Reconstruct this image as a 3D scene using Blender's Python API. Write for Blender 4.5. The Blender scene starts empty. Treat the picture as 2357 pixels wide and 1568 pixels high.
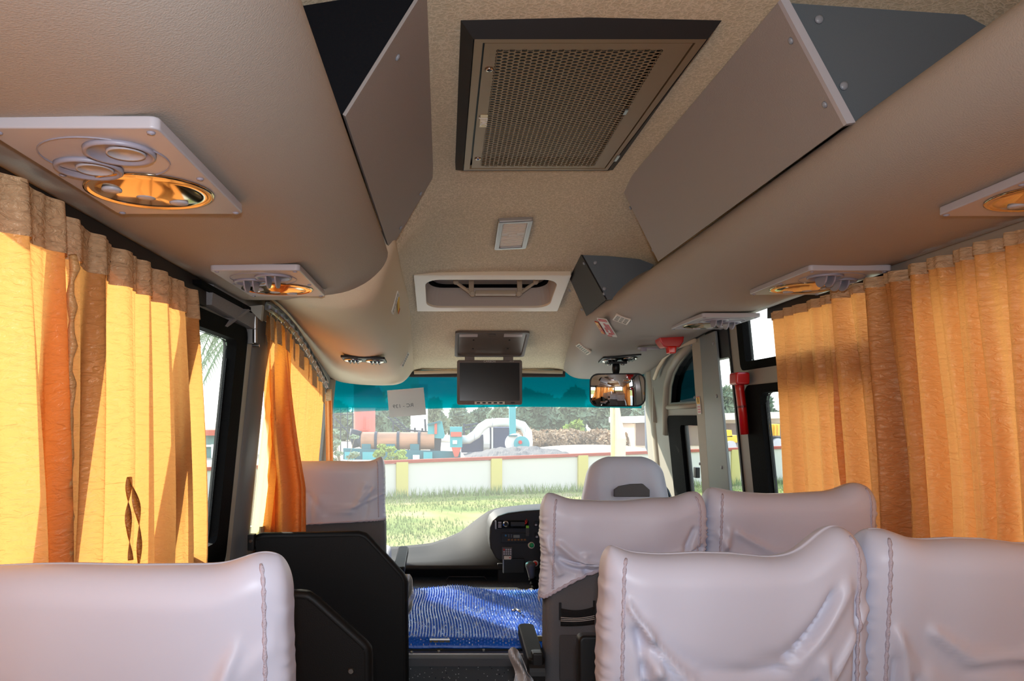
import bpy, bmesh, math, random
import numpy as np
from mathutils import Vector, Matrix, noise

# ------------------------------------------------------------------ frame
CZ = 1.36                      # eye height above the bus floor
F = 1800.0; VX = 1025.0; VY = 960.0
scene = bpy.context.scene
COL = scene.collection
def P(px, py, d): return Vector(((px - VX) * d / F, d, CZ + (VY - py) * d / F))
def XX(px, d): return (px - VX) * d / F
def ZZ(py, d): return CZ + (VY - py) * d / F

# ------------------------------------------------------------------ camera
cam_d = bpy.data.cameras.new('camera'); cam = bpy.data.objects.new('camera', cam_d); COL.objects.link(cam)
cam.location = (0, 0, CZ); cam.rotation_euler = (math.radians(90), 0, 0)
cam_d.sensor_width = 36; cam_d.lens = 36 * F / 2357
cam_d.shift_x = (2357 / 2 - VX) / 2357; cam_d.shift_y = (VY - 784) / 2357
cam_d.clip_start = 0.05; cam_d.clip_end = 500
scene.camera = cam

# ------------------------------------------------------------------ world, sun, flash, exposure
w = bpy.data.worlds.new('hazy_sky'); scene.world = w; w.use_nodes = True
nt = w.node_tree; nt.nodes.clear()
bg = nt.nodes.new('ShaderNodeBackground'); wo = nt.nodes.new('ShaderNodeOutputWorld')
tc = nt.nodes.new('ShaderNodeTexCoord'); sp = nt.nodes.new('ShaderNodeSeparateXYZ'); cr = nt.nodes.new('ShaderNodeValToRGB')
cr.color_ramp.elements[0].position = 0.0; cr.color_ramp.elements[0].color = (1.0, .97, .92, 1)
cr.color_ramp.elements[1].position = .9; cr.color_ramp.elements[1].color = (.42, .62, .95, 1)
e = cr.color_ramp.elements.new(.3); e.color = (.85, .93, 1, 1)
nt.links.new(tc.outputs['Generated'], sp.inputs[0]); nt.links.new(sp.outputs['Z'], cr.inputs[0])
nt.links.new(cr.outputs[0], bg.inputs[0]); bg.inputs[1].default_value = 3.7
nt.links.new(bg.outputs[0], wo.inputs[0])
sun_d = bpy.data.lights.new('sun', 'SUN'); sun = bpy.data.objects.new('sun', sun_d); COL.objects.link(sun)
sun_d.energy = 11.5; sun_d.angle = math.radians(1.2); sun_d.color = (1, .93, .8)
SUN = Vector((-.56, .66, .50)).normalized()
sun.rotation_euler = SUN.to_track_quat('Z', 'Y').to_euler()
# the camera's flash gun, a little above the lens (its star shows in the driver's mirror of the photograph)
fl_d = bpy.data.lights.new('camera_flash', 'AREA'); fl = bpy.data.objects.new('camera_flash', fl_d); COL.objects.link(fl)
fl_d.shape = 'RECTANGLE'; fl_d.size = .06; fl_d.size_y = .04; fl_d.energy = 10; fl_d.color = (.80, .88, 1)
fl.location = (.0, -.03, CZ + .11); fl.rotation_euler = (math.radians(96), 0, 0); fl_d.spread = math.radians(140)
# added fill lamp behind the camera, standing in for daylight from the rear
def fill_lamp(name, loc, rot, sx, sy, en, colr):
    d = bpy.data.lights.new(name, 'AREA'); o = bpy.data.objects.new(name, d); COL.objects.link(o)
    d.shape = 'RECTANGLE'; d.size = sx; d.size_y = sy; d.energy = en; d.color = colr
    o.location = loc; o.rotation_euler = rot
fill_lamp('rear_fill_lamp', (.29, -4.0, 1.55), (math.radians(90), 0, 0), 1.5, .7, 26, (1, .95, .9))
scene.view_settings.view_transform = 'Standard'; scene.view_settings.look = 'None'
scene.view_settings.exposure = 0.0; scene.view_settings.gamma = 1.0; scene.view_settings.use_curve_mapping = False
cy = scene.cycles
cy.max_bounces = 7; cy.diffuse_bounces = 4; cy.glossy_bounces = 3; cy.transmission_bounces = 4; cy.transparent_max_bounces = 12
cy.caustics_reflective = False; cy.caustics_refractive = False; cy.sample_clamp_indirect = 6
cy.use_adaptive_sampling = True; cy.adaptive_threshold = .02

# ------------------------------------------------------------------ materials
def s2l(c):
    return tuple(((v / 255) / 12.92 if v / 255 <= .04045 else (((v / 255) + .055) / 1.055) ** 2.4) for v in c)
MATS = {}
def mat(name, rgb, rough=.6, metal=0., spec=.4, nscale=None, bump=0., var=.0, vscale=6., stretch=None, coat=0.):
    """rgb is an sRGB triple 0-255"""
    if name in MATS: return MATS[name]
    m = bpy.data.materials.new(name); m.use_nodes = True; n = m.node_tree
    b = n.nodes['Principled BSDF']; c = s2l(rgb)
    b.inputs['Base Color'].default_value = (*c, 1); b.inputs['Roughness'].default_value = rough
    b.inputs['Metallic'].default_value = metal; b.inputs['Specular IOR Level'].default_value = spec
    b.inputs['Coat Weight'].default_value = coat
    t = None
    def coords():
        nonlocal t
        if t is None:
            t = n.nodes.new('ShaderNodeTexCoord')
            if stretch:
                mp = n.nodes.new('ShaderNodeMapping'); mp.inputs['Scale'].default_value = stretch
                n.links.new(t.outputs['Object'], mp.inputs[0]); t = mp
        return t.outputs[0] if stretch else t.outputs['Object']
    if var > 0:
        x = n.nodes.new('ShaderNodeTexNoise'); x.inputs['Scale'].default_value = vscale; x.inputs['Detail'].default_value = 4
        n.links.new(coords(), x.inputs['Vector'])
        r = n.nodes.new('ShaderNodeMix'); r.data_type = 'RGBA'
        r.inputs[6].default_value = (*[max(0, v * (1 - var)) for v in c], 1); r.inputs[7].default_value = (*[min(1, v * (1 + var)) for v in c], 1)
        n.links.new(x.outputs['Fac'], r.inputs[0]); n.links.new(r.outputs[2], b.inputs['Base Color'])
    if bump > 0:
        x = n.nodes.new('ShaderNodeTexNoise'); x.inputs['Scale'].default_value = nscale or 60; x.inputs['Detail'].default_value = 3
        n.links.new(coords(), x.inputs['Vector'])
        bp = n.nodes.new('ShaderNodeBump'); bp.inputs['Strength'].default_value = bump; bp.inputs['Distance'].default_value = .004
        n.links.new(x.outputs['Fac'], bp.inputs['Height']); n.links.new(bp.outputs[0], b.inputs['Normal'])
    MATS[name] = m; return m

vinyl = mat('duct_vinyl', (168, 157, 145), .62, bump=.25, nscale=350, spec=.3)
vinyl_front = mat('cove_vinyl', (216, 198, 170), .65, bump=.25, nscale=350, spec=.3)
panel_m = mat('panel_vinyl', (150, 141, 136), .5, bump=.15, nscale=300)
dark_cloth = mat('black_felt', (22, 22, 25), .95, spec=.1, bump=.3, nscale=500)
grey_paint = mat('blue_grey_board', (92, 99, 104), .6, bump=.1, nscale=500)
black = mat('black_plastic', (16, 16, 17), .45)
black_gloss = mat('black_gloss', (7, 7, 8), .16, spec=.25)
rubber = mat('black_rubber', (12, 11, 11), .75, spec=.04, bump=.3, nscale=160)
leather = mat('black_leatherette', (14, 14, 14), .5, spec=.25, bump=.08, nscale=300)
dark_grey = mat('dark_grey_moulding', (62, 60, 60), .6, bump=.2, nscale=250)
seat_grey = mat('seat_shell_grey', (90, 88, 89), .7, bump=.3, nscale=300)
frame_grey = mat('window_frame_grey', (150, 146, 136), .55, bump=.1, nscale=200)
pillar_grey = mat('pillar_blue_grey', (128, 132, 130), .42, spec=.5)
pillar_dark = mat('door_pillar_grey', (112, 112, 110), .5)
pillar_beige = mat('pillar_beige', (172, 164, 148), .6, bump=.1, nscale=300)
chrome = mat('chrome', (210, 205, 200), .18, metal=1.)
steel = mat('satin_steel', (150, 148, 145), .35, metal=1.)
bolt_m = mat('grey_bolt_cap', (140, 142, 148), .35, spec=.6)
white_pl = mat('off_white_plastic', (214, 204, 190), .4)
grey_pl = mat('light_grey_plastic', (178, 174, 178), .38, spec=.5)
vent_pl = mat('lilac_grey_plastic', (150, 146, 158), .4, spec=.5)
anod = mat('bronze_anodised_sheet', (132, 102, 68), .42, metal=.35, bump=.05, nscale=80, stretch=(1, 20, 1))
black_frame = mat('filter_bezel_black', (26, 22, 20), .5)
red_pl = mat('red_plastic', (190, 16, 16), .3, spec=.6)
yellow_p = mat('yellow_print', (228, 178, 30), .5)
red_p = mat('red_print', (188, 28, 24), .5)
white_p = mat('white_print', (222, 214, 206), .5)
blackink = mat('black_ink', (20, 20, 20), .6)
greyink = mat('grey_ink', (120, 122, 125), .6)
cover = mat('seat_cover_cloth', (203, 205, 220), .42, spec=.45, bump=.55, nscale=7, stretch=(1, 1, .35))
stitch = mat('seat_cover_stitching', (192, 184, 196), .7, bump=.6, nscale=400)

# patterned near ceiling liner
ceil_m = mat('headliner', (186, 172, 152), .85, spec=.15)
n = ceil_m.node_tree; b = n.nodes['Principled BSDF']
t = n.nodes.new('ShaderNodeTexCoord'); v = n.nodes.new('ShaderNodeTexVoronoi'); v.feature = 'DISTANCE_TO_EDGE'; v.inputs['Scale'].default_value = 75
nz = n.nodes.new('ShaderNodeTexNoise'); nz.inputs['Scale'].default_value = 60
mx = n.nodes.new('ShaderNodeMix'); mx.data_type = 'RGBA'; mx.inputs[0].default_value = .03
n.links.new(t.outputs['Object'], nz.inputs['Vector']); n.links.new(t.outputs['Object'], mx.inputs[6]); n.links.new(nz.outputs['Color'], mx.inputs[7]); n.links.new(mx.outputs[2], v.inputs['Vector'])
rp = n.nodes.new('ShaderNodeValToRGB'); rp.color_ramp.elements[0].color = (*s2l((230, 214, 186)), 1); rp.color_ramp.elements[1].position = .12; rp.color_ramp.elements[1].color = (*s2l((204, 188, 158)), 1)
n.links.new(v.outputs['Distance'], rp.inputs[0]); n.links.new(rp.outputs[0], b.inputs['Base Color'])
bp = n.nodes.new('ShaderNodeBump'); bp.inputs['Strength'].default_value = .4; bp.inputs['Distance'].default_value = .003; bp.invert = True
n.links.new(v.outputs['Distance'], bp.inputs['Height']); n.links.new(bp.outputs[0], b.inputs['Normal'])

def curtain_mat(name, c1, c2, trans=.55, crinkle=1.):
    m = bpy.data.materials.new(name); m.use_nodes = True; n = m.node_tree; n.nodes.clear()
    out = n.nodes.new('ShaderNodeOutputMaterial'); d = n.nodes.new('ShaderNodeBsdfDiffuse'); tr = n.nodes.new('ShaderNodeBsdfTranslucent'); g = n.nodes.new('ShaderNodeBsdfGlossy')
    m1 = n.nodes.new('ShaderNodeMixShader'); m2 = n.nodes.new('ShaderNodeMixShader')
    d.inputs[0].default_value = (*s2l(c1), 1); tr.inputs[0].default_value = (*s2l(c2), 1); g.inputs[0].default_value = (1, .8, .55, 1); g.inputs['Roughness'].default_value = .38
    t = n.nodes.new('ShaderNodeTexCoord'); mp = n.nodes.new('ShaderNodeMapping'); mp.inputs['Scale'].default_value = (1, 1, 2.6)
    nz = n.nodes.new('ShaderNodeTexNoise'); nz.inputs['Scale'].default_value = 34; nz.inputs['Detail'].default_value = 5; nz.inputs['Distortion'].default_value = 1.2
    bp = n.nodes.new('ShaderNodeBump'); bp.inputs['Strength'].default_value = .9 * crinkle; bp.inputs['Distance'].default_value = .006
    n.links.new(t.outputs['Object'], mp.inputs[0]); n.links.new(mp.outputs[0], nz.inputs['Vector']); n.links.new(nz.outputs['Fac'], bp.inputs['Height'])
    for q in (d, tr, g): n.links.new(bp.outputs[0], q.inputs['Normal'])
    m1.inputs[0].default_value = trans; n.links.new(d.outputs[0], m1.inputs[1]); n.links.new(tr.outputs[0], m1.inputs[2])
    m2.inputs[0].default_value = .06; n.links.new(m1.outputs[0], m2.inputs[1]); n.links.new(g.outputs[0], m2.inputs[2])
    n.links.new(m2.outputs[0], out.inputs[0]); return m
curt_m = curtain_mat('golden_curtain_satin', (228, 158, 92), (246, 168, 92), .46)
curt_in = curtain_mat('curtain_lining', (214, 168, 110), (240, 190, 110), .3)
band_m = curtain_mat('curtain_heading_tape', (206, 170, 130), (190, 145, 95), .2, 1.5)
sheer_m = curtain_mat('sheer_curtain', (240, 215, 150), (252, 226, 150), .7, .3)

def glass_mat(name, tint=(1, 1, 1), veil=.0, refl=.05, veil_col=(.9, .9, .86)):
    m = bpy.data.materials.new(name); m.use_nodes = True; n = m.node_tree; n.nodes.clear()
    out = n.nodes.new('ShaderNodeOutputMaterial'); tr = n.nodes.new('ShaderNodeBsdfTransparent'); tr.inputs[0].default_value = (*tint, 1)
    g = n.nodes.new('ShaderNodeBsdfGlossy'); g.inputs['Roughness'].default_value = .02; m1 = n.nodes.new('ShaderNodeMixShader'); m1.inputs[0].default_value = refl
    n.links.new(tr.outputs[0], m1.inputs[1]); n.links.new(g.outputs[0], m1.inputs[2]); last = m1
    if veil > 0:
        d = n.nodes.new('ShaderNodeBsdfTranslucent'); d.inputs[0].default_value = (*veil_col, 1); m2 = n.nodes.new('ShaderNodeMixShader'); m2.inputs[0].default_value = veil  # haze painted into the glass: a translucent share veils the view
        n.links.new(m1.outputs[0], m2.inputs[1]); n.links.new(d.outputs[0], m2.inputs[2]); last = m2
    n.links.new(last.outputs[0], out.inputs[0]); return m
glass = glass_mat('window_glass', (.94, .97, .96), .015)
ws_glass = glass_mat('windshield_glass', (.95, .97, .96), .055, .03)
dark_glass = glass_mat('dark_tinted_glass', (.015, .05, .06), 0, .05)

# ------------------------------------------------------------------ mesh helpers
ORG = {}     # world origin of every root Empty
class MB:
    def __init__(s): s.v = []; s.f = []
    def add(s, vs, fs):
        o = len(s.v); s.v += [tuple(q) for q in vs]; s.f += [tuple(i + o for i in q) for q in fs]; return s
    def box(s, c, h, M=None):
        vs = [Vector((x * h[0], y * h[1], z * h[2])) for z in (-1, 1) for y in (-1, 1) for x in (-1, 1)]
        if M is not None: vs = [M @ q for q in vs]
        vs = [q + Vector(c) for q in vs]
        return s.add(vs, [(0, 2, 3, 1), (4, 5, 7, 6), (0, 1, 5, 4), (2, 6, 7, 3), (0, 4, 6, 2), (1, 3, 7, 5)])
    def ring_loft(s, rings, close=True, cap0=True, cap1=True):
        n = len(rings[0]); vs = [p for r in rings for p in r]; fs = []
        for i in range(len(rings) - 1):
            for j in range(n if close else n - 1):
                k = (j + 1) % n; fs.append((i * n + j, i * n + k, (i + 1) * n + k, (i + 1) * n + j))
        if cap0: fs.append(tuple(range(n - 1, -1, -1)))
        if cap1: fs.append(tuple((len(rings) - 1) * n + j for j in range(n)))
        return s.add(vs, fs)
    def tube(s, pts, r, n=8, cap=True):
        pts = [Vector(p) for p in pts]; rs = r if isinstance(r, (list, tuple)) else [r] * len(pts); rings = []
        up = None
        for i, p in enumerate(pts):
            a = pts[max(0, i - 1)]; b = pts[min(len(pts) - 1, i + 1)]; t = (b - a).normalized()
            if up is None: up = Vector((0, 0, 1)) if abs(t.z) < .9 else Vector((1, 0, 0))
            u = t.cross(up).normalized(); q = u.cross(t).normalized(); up = q
            rings.append([p + (u * math.cos(2 * math.pi * k / n) + q * math.sin(2 * math.pi * k / n)) * rs[i] for k in range(n)])
        return s.ring_loft(rings, cap0=cap, cap1=cap)
    def lathe(s, prof, c, M=None, n=20, cap0=True, cap1=True):
        """prof: (radius, height) along local z"""
        M = M or Matrix.Identity(3); c = Vector(c)
        rings = [[c + M @ Vector((r * math.cos(2 * math.pi * k / n), r * math.sin(2 * math.pi * k / n), h)) for k in range(n)] for r, h in prof]
        return s.ring_loft(rings, cap0=cap0, cap1=cap1)
    def prism(s, poly, off):
        a = [Vector(p) for p in poly]; off = Vector(off); return s.ring_loft([a, [p + off for p in a]])
    def plate(s, c, hx, hy, t, M, r=.01, seg=3):
        """rounded rectangle plate, local z is thickness"""
        return s.prism([Vector(c) + M @ Vector((x, y, 0)) for x, y in rrect(hx, hy, r, seg)], M @ Vector((0, 0, t)))
    def frame(s, c, hx, hy, ix, iy, t, M, r=.01, ri=.01, seg=3):
        o = rrect(hx, hy, r, seg); i = rrect(ix, iy, ri, seg); c = Vector(c)
        O0 = [c + M @ Vector((x, y, 0)) for x, y in o]; O1 = [c + M @ Vector((x, y, t)) for x, y in o]
        I0 = [c + M @ Vector((x, y, 0)) for x, y in i]; I1 = [c + M @ Vector((x, y, t)) for x, y in i]
        return s.ring_loft([O0, O1, I1, I0, O0], cap0=False, cap1=False)
    def grid(s, fn, nu, nv):
        vs = [fn(i / nu, j / nv) for j in range(nv + 1) for i in range(nu + 1)]
        fs = [(j * (nu + 1) + i, j * (nu + 1) + i + 1, (j + 1) * (nu + 1) + i + 1, (j + 1) * (nu + 1) + i) for j in range(nv) for i in range(nu)]
        return s.add(vs, fs)
    def build(s, name, m, parent=None, smooth=False, bevel=0., sub=0, solid=0., fix=True):
        org = ORG.get(parent.name, Vector((0, 0, 0))) if parent else Vector((0, 0, 0))
        if parent is None and s.v:
            a = np.array([tuple(q) for q in s.v]); org = Vector(((a[:, 0].min() + a[:, 0].max()) / 2, (a[:, 1].min() + a[:, 1].max()) / 2, a[:, 2].min()))
        me = bpy.data.meshes.new(name); me.from_pydata([tuple(Vector(q) - org) for q in s.v], [], s.f)
        if fix:
            bm = bmesh.new(); bm.from_mesh(me); bmesh.ops.recalc_face_normals(bm, faces=bm.faces); bm.to_mesh(me); bm.free()
        me.materials.append(m)
        o = bpy.data.objects.new(name, me); COL.objects.link(o)
        if parent: o.parent = parent
        else: o.location = org
        ORG[o.name] = org
        if smooth: me.shade_smooth()
        if solid:
            q = o.modifiers.new('solid', 'SOLIDIFY'); q.thickness = solid; q.offset = 0
        if bevel:
            q = o.modifiers.new('bevel', 'BEVEL'); q.width = bevel; q.segments = 2; q.limit_method = 'ANGLE'; q.angle_limit = math.radians(35)
            me.shade_smooth(); q2 = o.modifiers.new('wn', 'WEIGHTED_NORMAL'); q2.keep_sharp = True
        if sub:
            q = o.modifiers.new('sub', 'SUBSURF'); q.levels = sub; q.render_levels = sub; me.shade_smooth()
        return o
def rrect(hx, hy, r, seg=3):
    r = min(r, hx * .999, hy * .999); pts = []
    for cx, cy_, a0 in ((hx - r, hy - r, 0), (-hx + r, hy - r, 90), (-hx + r, -hy + r, 180), (hx - r, -hy + r, 270)):
        for k in range(seg + 1):
            a = math.radians(a0 + 90 * k / seg); pts.append((cx + r * math.cos(a), cy_ + r * math.sin(a)))
    return pts
def thing(name, label, cat, loc, group=None):
    o = bpy.data.objects.new(name, None); COL.objects.link(o); o.location = loc; o.empty_display_size = .05
    ORG[o.name] = Vector(loc); o['label'] = label; o['category'] = cat
    if group: o['group'] = group
    return o
def tag(o, label, cat, group=None, kind=None):
    o['label'] = label; o['category'] = cat
    if group: o['group'] = group
    if kind: o['kind'] = kind
    return o
def struct(o): o['kind'] = 'structure'; return o
def axes(xa, ya, za=None):
    xa = Vector(xa).normalized(); za = (Vector(za) if za else xa.cross(Vector(ya))).normalized(); ya = za.cross(xa)
    return Matrix((xa, ya, za)).transposed()
def text(s, c, M, size, m, parent, name='lettering', align='CENTER', ext=.0004, mirror=False):
    cu = bpy.data.curves.new(name, 'FONT'); cu.body = s; cu.size = size; cu.extrude = ext; cu.align_x = align; cu.align_y = 'CENTER'
    tmp = bpy.data.objects.new('tmp_text', cu); COL.objects.link(tmp)
    bpy.context.view_layer.update()
    me = bpy.data.meshes.new_from_object(tmp.evaluated_get(bpy.context.evaluated_depsgraph_get()))
    bpy.data.objects.remove(tmp)
    org = ORG[parent.name]
    for q in me.vertices:
        p = q.co.copy(); p.x *= -1 if mirror else 1
        q.co = Vector(c) + M @ p - org
    me.materials.clear(); me.materials.append(m)
    o = bpy.data.objects.new(name, me); COL.objects.link(o); o.parent = parent; ORG[o.name] = org
    return o
def lerp_keys(keys, d):
    if d <= keys[0][0]: return keys[0][1:]
    for a, b in zip(keys, keys[1:]):
        if d <= b[0]:
            t = (d - a[0]) / (b[0] - a[0]); return tuple(x + (y - x) * t for x, y in zip(a[1:], b[1:]))
    return keys[-1][1:]
I3 = Matrix.Identity(3)

# wall planes (tumblehome: the walls lean inwards towards the roof)
AL, AR, LEAN = .75, 1.31, .10
def XR(zr): return AR - LEAN * zr
def XL(zr): return -(AL - LEAN * zr)
def WR(px, py, inn=0.):
    d = (AR - inn) * F / ((px - VX) + LEAN * (VY - py)); return (d, (VY - py) * d / F)
def WL(px, py, inn=0.):
    d = (AL - inn) * F / ((VX - px) + LEAN * (VY - py)); return (d, (VY - py) * d / F)
def R3(y, zr, out=0.): return Vector((XR(zr) + out, y, CZ + zr))
def L3(y, zr, out=0.): return Vector((XL(zr) - out, y, CZ + zr))

def holed(name, outer, holes, to3, t, m):
    """flat sheet with holes in (y, zr) wall coordinates, extruded outwards by t"""
    bm = bmesh.new(); edges = []
    for loop in [outer] + holes:
        vs = [bm.verts.new((y, z, 0)) for y, z in loop]
        edges += [bm.edges.new((vs[i], vs[(i + 1) % len(vs)])) for i in range(len(vs))]
    r = bmesh.ops.triangle_fill(bm, use_beauty=True, use_dissolve=False, edges=edges)
    fs = [tuple(v.index for v in f.verts) for f in bm.faces] if not bm.verts.index_update() else None
    pts = [(v.co.x, v.co.y) for v in bm.verts]
    be = [e for e in bm.edges if len(e.link_faces) == 1]; be = [(e.verts[0].index, e.verts[1].index) for e in be]
    bm.free(); N = len(pts)
    mb = MB(); mb.v = [tuple(to3(y, z, 0)) for y, z in pts] + [tuple(to3(y, z, t)) for y, z in pts]
    mb.f = fs + [tuple(i + N for i in reversed(f)) for f in fs] + [(a, b, b + N, a + N) for a, b in be]
    return struct(mb.build(name, m))
def rr2(y0, y1, z0, z1, r=.04, seg=4):
    return [((y0 + y1) / 2 + x, (z0 + z1) / 2 + z) for x, z in rrect((y1 - y0) / 2, (z1 - z0) / 2, r, seg)]
def pane(name, loop, to3, m, out=.02, t=.004):
    mb = MB(); mb.ring_loft([[to3(y, z, out) for y, z in loop], [to3(y, z, out + t) for y, z in loop]]); return struct(mb.build(name, m))
def seal(loop_o, loop_i, to3, m, parent, name='rubber_seal', out0=-.008, out1=.03):
    mb = MB(); f = lambda L, o: [to3(y, z, o) for y, z in L]
    mb.ring_loft([f(loop_o, out1), f(loop_o, out0), f(loop_i, out0), f(loop_i, out1)], cap0=False, cap1=False)
    return mb.build(name, m, parent, smooth=False)
# ================================================================== THE SETTING
floor_m = mat('speckled_vinyl_floor', (70, 72, 74), .5, bump=.1, nscale=300)
n = floor_m.node_tree; b = n.nodes['Principled BSDF']; t = n.nodes.new('ShaderNodeTexCoord')
v = n.nodes.new('ShaderNodeTexVoronoi'); v.inputs['Scale'].default_value = 70; n.links.new(t.outputs['Object'], v.inputs['Vector'])
r = n.nodes.new('ShaderNodeValToRGB'); r.color_ramp.interpolation = 'CONSTANT'
r.color_ramp.elements[0].color = (.42, .44, .47, 1); r.color_ramp.elements[1].position = .14; r.color_ramp.elements[1].color = (*s2l((72, 76, 80)), 1)
n.links.new(v.outputs['Distance'], r.inputs[0])
v2 = n.nodes.new('ShaderNodeTexVoronoi'); v2.inputs['Scale'].default_value = 47; n.links.new(t.outputs['Object'], v2.inputs['Vector'])
r2 = n.nodes.new('ShaderNodeValToRGB'); r2.color_ramp.interpolation = 'CONSTANT'; r2.color_ramp.elements[0].color = (.03, .07, .28, 1); r2.color_ramp.elements[1].position = .12; r2.color_ramp.elements[1].color = (1, 1, 1, 1)
n.links.new(v2.outputs['Distance'], r2.inputs[0])
mm = n.nodes.new('ShaderNodeMix'); mm.data_type = 'RGBA'; mm.blend_type = 'MULTIPLY'; mm.inputs[0].default_value = 1
n.links.new(r.outputs[0], mm.inputs[6]); n.links.new(r2.outputs[0], mm.inputs[7]); n.links.new(mm.outputs[2], b.inputs['Base Color'])
struct(MB().box((.28, .55, -.04), (1.12, 4.75, .04)).build('floor', floor_m))

# ceiling liner loft
ck = [(-4.2, -.76, .62, -.35, .75, -.04, .80, .29, .805, .62, .80, 1.0, .775, 1.33, .60),
      (2.45, -.76, .62, -.35, .75, -.04, .80, .29, .805, .62, .80, 1.0, .775, 1.33, .60),
      (2.60, -.60, .60, -.30, .72, -.04, .795, .29, .80, .62, .795, 1.0, .77, 1.33, .60),
      (2.75, -.24, .50, -.13, .65, -.04, .765, .29, .785, .60, .78, .95, .76, 1.25, .60),
      (3.30, -.24, .53, -.165, .655, -.05, .67, .29, .68, .57, .685, .80, .675, 1.0, .60),
      (3.50, -.24, .52, -.168, .622, -.04, .635, .29, .642, .5, .642, .6, .637, .74, .58),
      (3.90, -.24, .50, -.13, .549, -.02, .548, .29, .546, .5, .546, .6, .547, .74, .51),
      (5.02, -.27, .280, -.15, .302, -.02, .302, .29, .304, .5, .304, .68, .304, .82, .285)]
def ceil_pt(d, k):
    a = lerp_keys(ck, d); return a[2 * k], a[2 * k + 1]
def ceil_z(x, d):
    a = lerp_keys(ck, d)
    for k in range(6):
        if a[2 * k] <= x <= a[2 * k + 2]:
            t = (x - a[2 * k]) / (a[2 * k + 2] - a[2 * k]); return a[2 * k + 1] + (a[2 * k + 3] - a[2 * k + 1]) * t
    return a[7]
ds = [-4.2, -2, 0, 1.2, 2.2, 2.45, 2.6, 2.68, 2.75, 2.9, 3.1, 3.3, 3.4, 3.5, 3.7, 3.9, 4.1, 4.4, 4.7, 5.02]
mb = MB(); rings = []
for d in ds:
    rings.append([Vector((ceil_pt(d, k)[0], d, CZ + ceil_pt(d, k)[1])) for k in range(7)])
mb.ring_loft(rings, close=False, cap0=False, cap1=False)
ceiling = struct(mb.build('ceiling', ceil_m, smooth=True)); ceiling.data.shade_smooth()
q = ceiling.modifiers.new('s', 'SOLIDIFY'); q.thickness = .02; q.offset = 1 if ceiling.data.polygons[0].normal.z > 0 else -1

# overhead duct, right
rk = [(-4.2, 1.05, .70, .90, .63, .757, .565, .778, .50, .83, .452, .92, .422, 1.05, .415, 1.275, .415, 1.30, .46),
      (2.82, 1.05, .70, .90, .63, .757, .565, .778, .50, .83, .452, .92, .422, 1.05, .415, 1.275, .415, 1.30, .46),
      (3.30, 1.00, .66, .83, .60, .690, .495, .705, .45, .75, .415, .85, .402, 1.0, .405, 1.272, .408, 1.30, .45),
      (3.54, .80, .70, .64, .66, .642, .470, .665, .425, .72, .395, .85, .392, 1.0, .395, 1.270, .402, 1.30, .45),
      (3.90, .70, .60, .655, .545, .665, .45, .69, .392, .75, .36, .87, .365, 1.0, .378, 1.268, .385, 1.30, .43),
      (4.40, .72, .48, .695, .43, .715, .36, .745, .315, .80, .297, .92, .305, 1.05, .318, 1.275, .335, 1.31, .38),
      (5.03, .75, .34, .742, .31, .765, .285, .80, .254, .855, .238, .95, .236, 1.1, .245, 1.29, .262, 1.33, .30)]
def loft(keys, ds, n):
    mb = MB(); rings = []
    for d in ds:
        a = lerp_keys(keys, d); rings.append([Vector((a[2 * k], d, CZ + a[2 * k + 1])) for k in range(n)])
    return mb, rings
mb, rings = loft(rk, [-4.2, 0, 2.2, 2.7, 2.82, 3.0, 3.3, 3.42, 3.54, 3.7, 3.9, 4.15, 4.4, 4.7, 4.98, 5.03], 9)
mb.ring_loft(rings, close=True, cap0=True, cap1=True)
o = mb.build('overhead_duct', vinyl, sub=2); tag(o, 'long beige vinyl air duct along the right roof edge above the orange curtains', 'duct')
for e in o.data.edges:
    pass
# overhead duct, left: ends with a rounded nose before the front cove
lk = [(-4.2, -.47, .70, -.32, .63, -.177, .565, -.189, .51, -.225, .455, -.29, .41, -.37, .388, -.62, .385, -.712, .386, -.722, .43)]
mb, rings = loft(lk * 2, [-4.2, 0, 1.6, 2.3, 2.56], 10)
last = rings[-1]
def shrink(r, y, dx, dz):
    out = []
    for p in r:
        out.append(Vector((p.x - (dx if p.x > -.3 else 0) + (0.0), y, p.z + (dz if p.z < CZ + .45 else 0))))
    return out
rings.append(shrink(last, 2.60, .002, .002)); rings.append(shrink(last, 2.62, .008, .008)); rings.append(shrink(last, 2.625, .03, .03))
mb.ring_loft(rings)
o = mb.build('overhead_duct', vinyl, sub=2); tag(o, 'left overhead air duct of grey beige vinyl ending in a rounded nose', 'duct')
# front cove left of the ceiling
fk = [(2.50, -.14, .62, -.165, .55, -.20, .45, -.235, .375, -.30, .345, -.42, .35, -.55, .40, -.68, .49, -.742, .54),
      (3.20, -.168, .625, -.182, .59, -.215, .45, -.25, .345, -.32, .315, -.43, .318, -.55, .37, -.68, .455, -.742, .50),
      (3.87, -.160, .58, -.172, .545, -.215, .42, -.258, .305, -.33, .272, -.44, .27, -.55, .31, -.68, .375, -.742, .42),
      (5.03, -.180, .33, -.197, .298, -.225, .255, -.265, .213, -.32, .198, -.42, .196, -.55, .200, -.68, .215, -.742, .24)]
mb, rings = loft(fk, [2.5, 2.62, 2.9, 3.2, 3.5, 3.87, 4.2, 4.6, 4.98, 5.03], 9)
for r in rings: r += [Vector((-.80, r[0].y, r[-1].z + .05)), Vector((-.5, r[0].y, r[0].z + .05))]
mb.ring_loft(rings)
o = mb.build('front_cove', vinyl_front, sub=2); tag(o, 'curved cream vinyl cove over the front left window with round black vents', 'trim panel')

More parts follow.
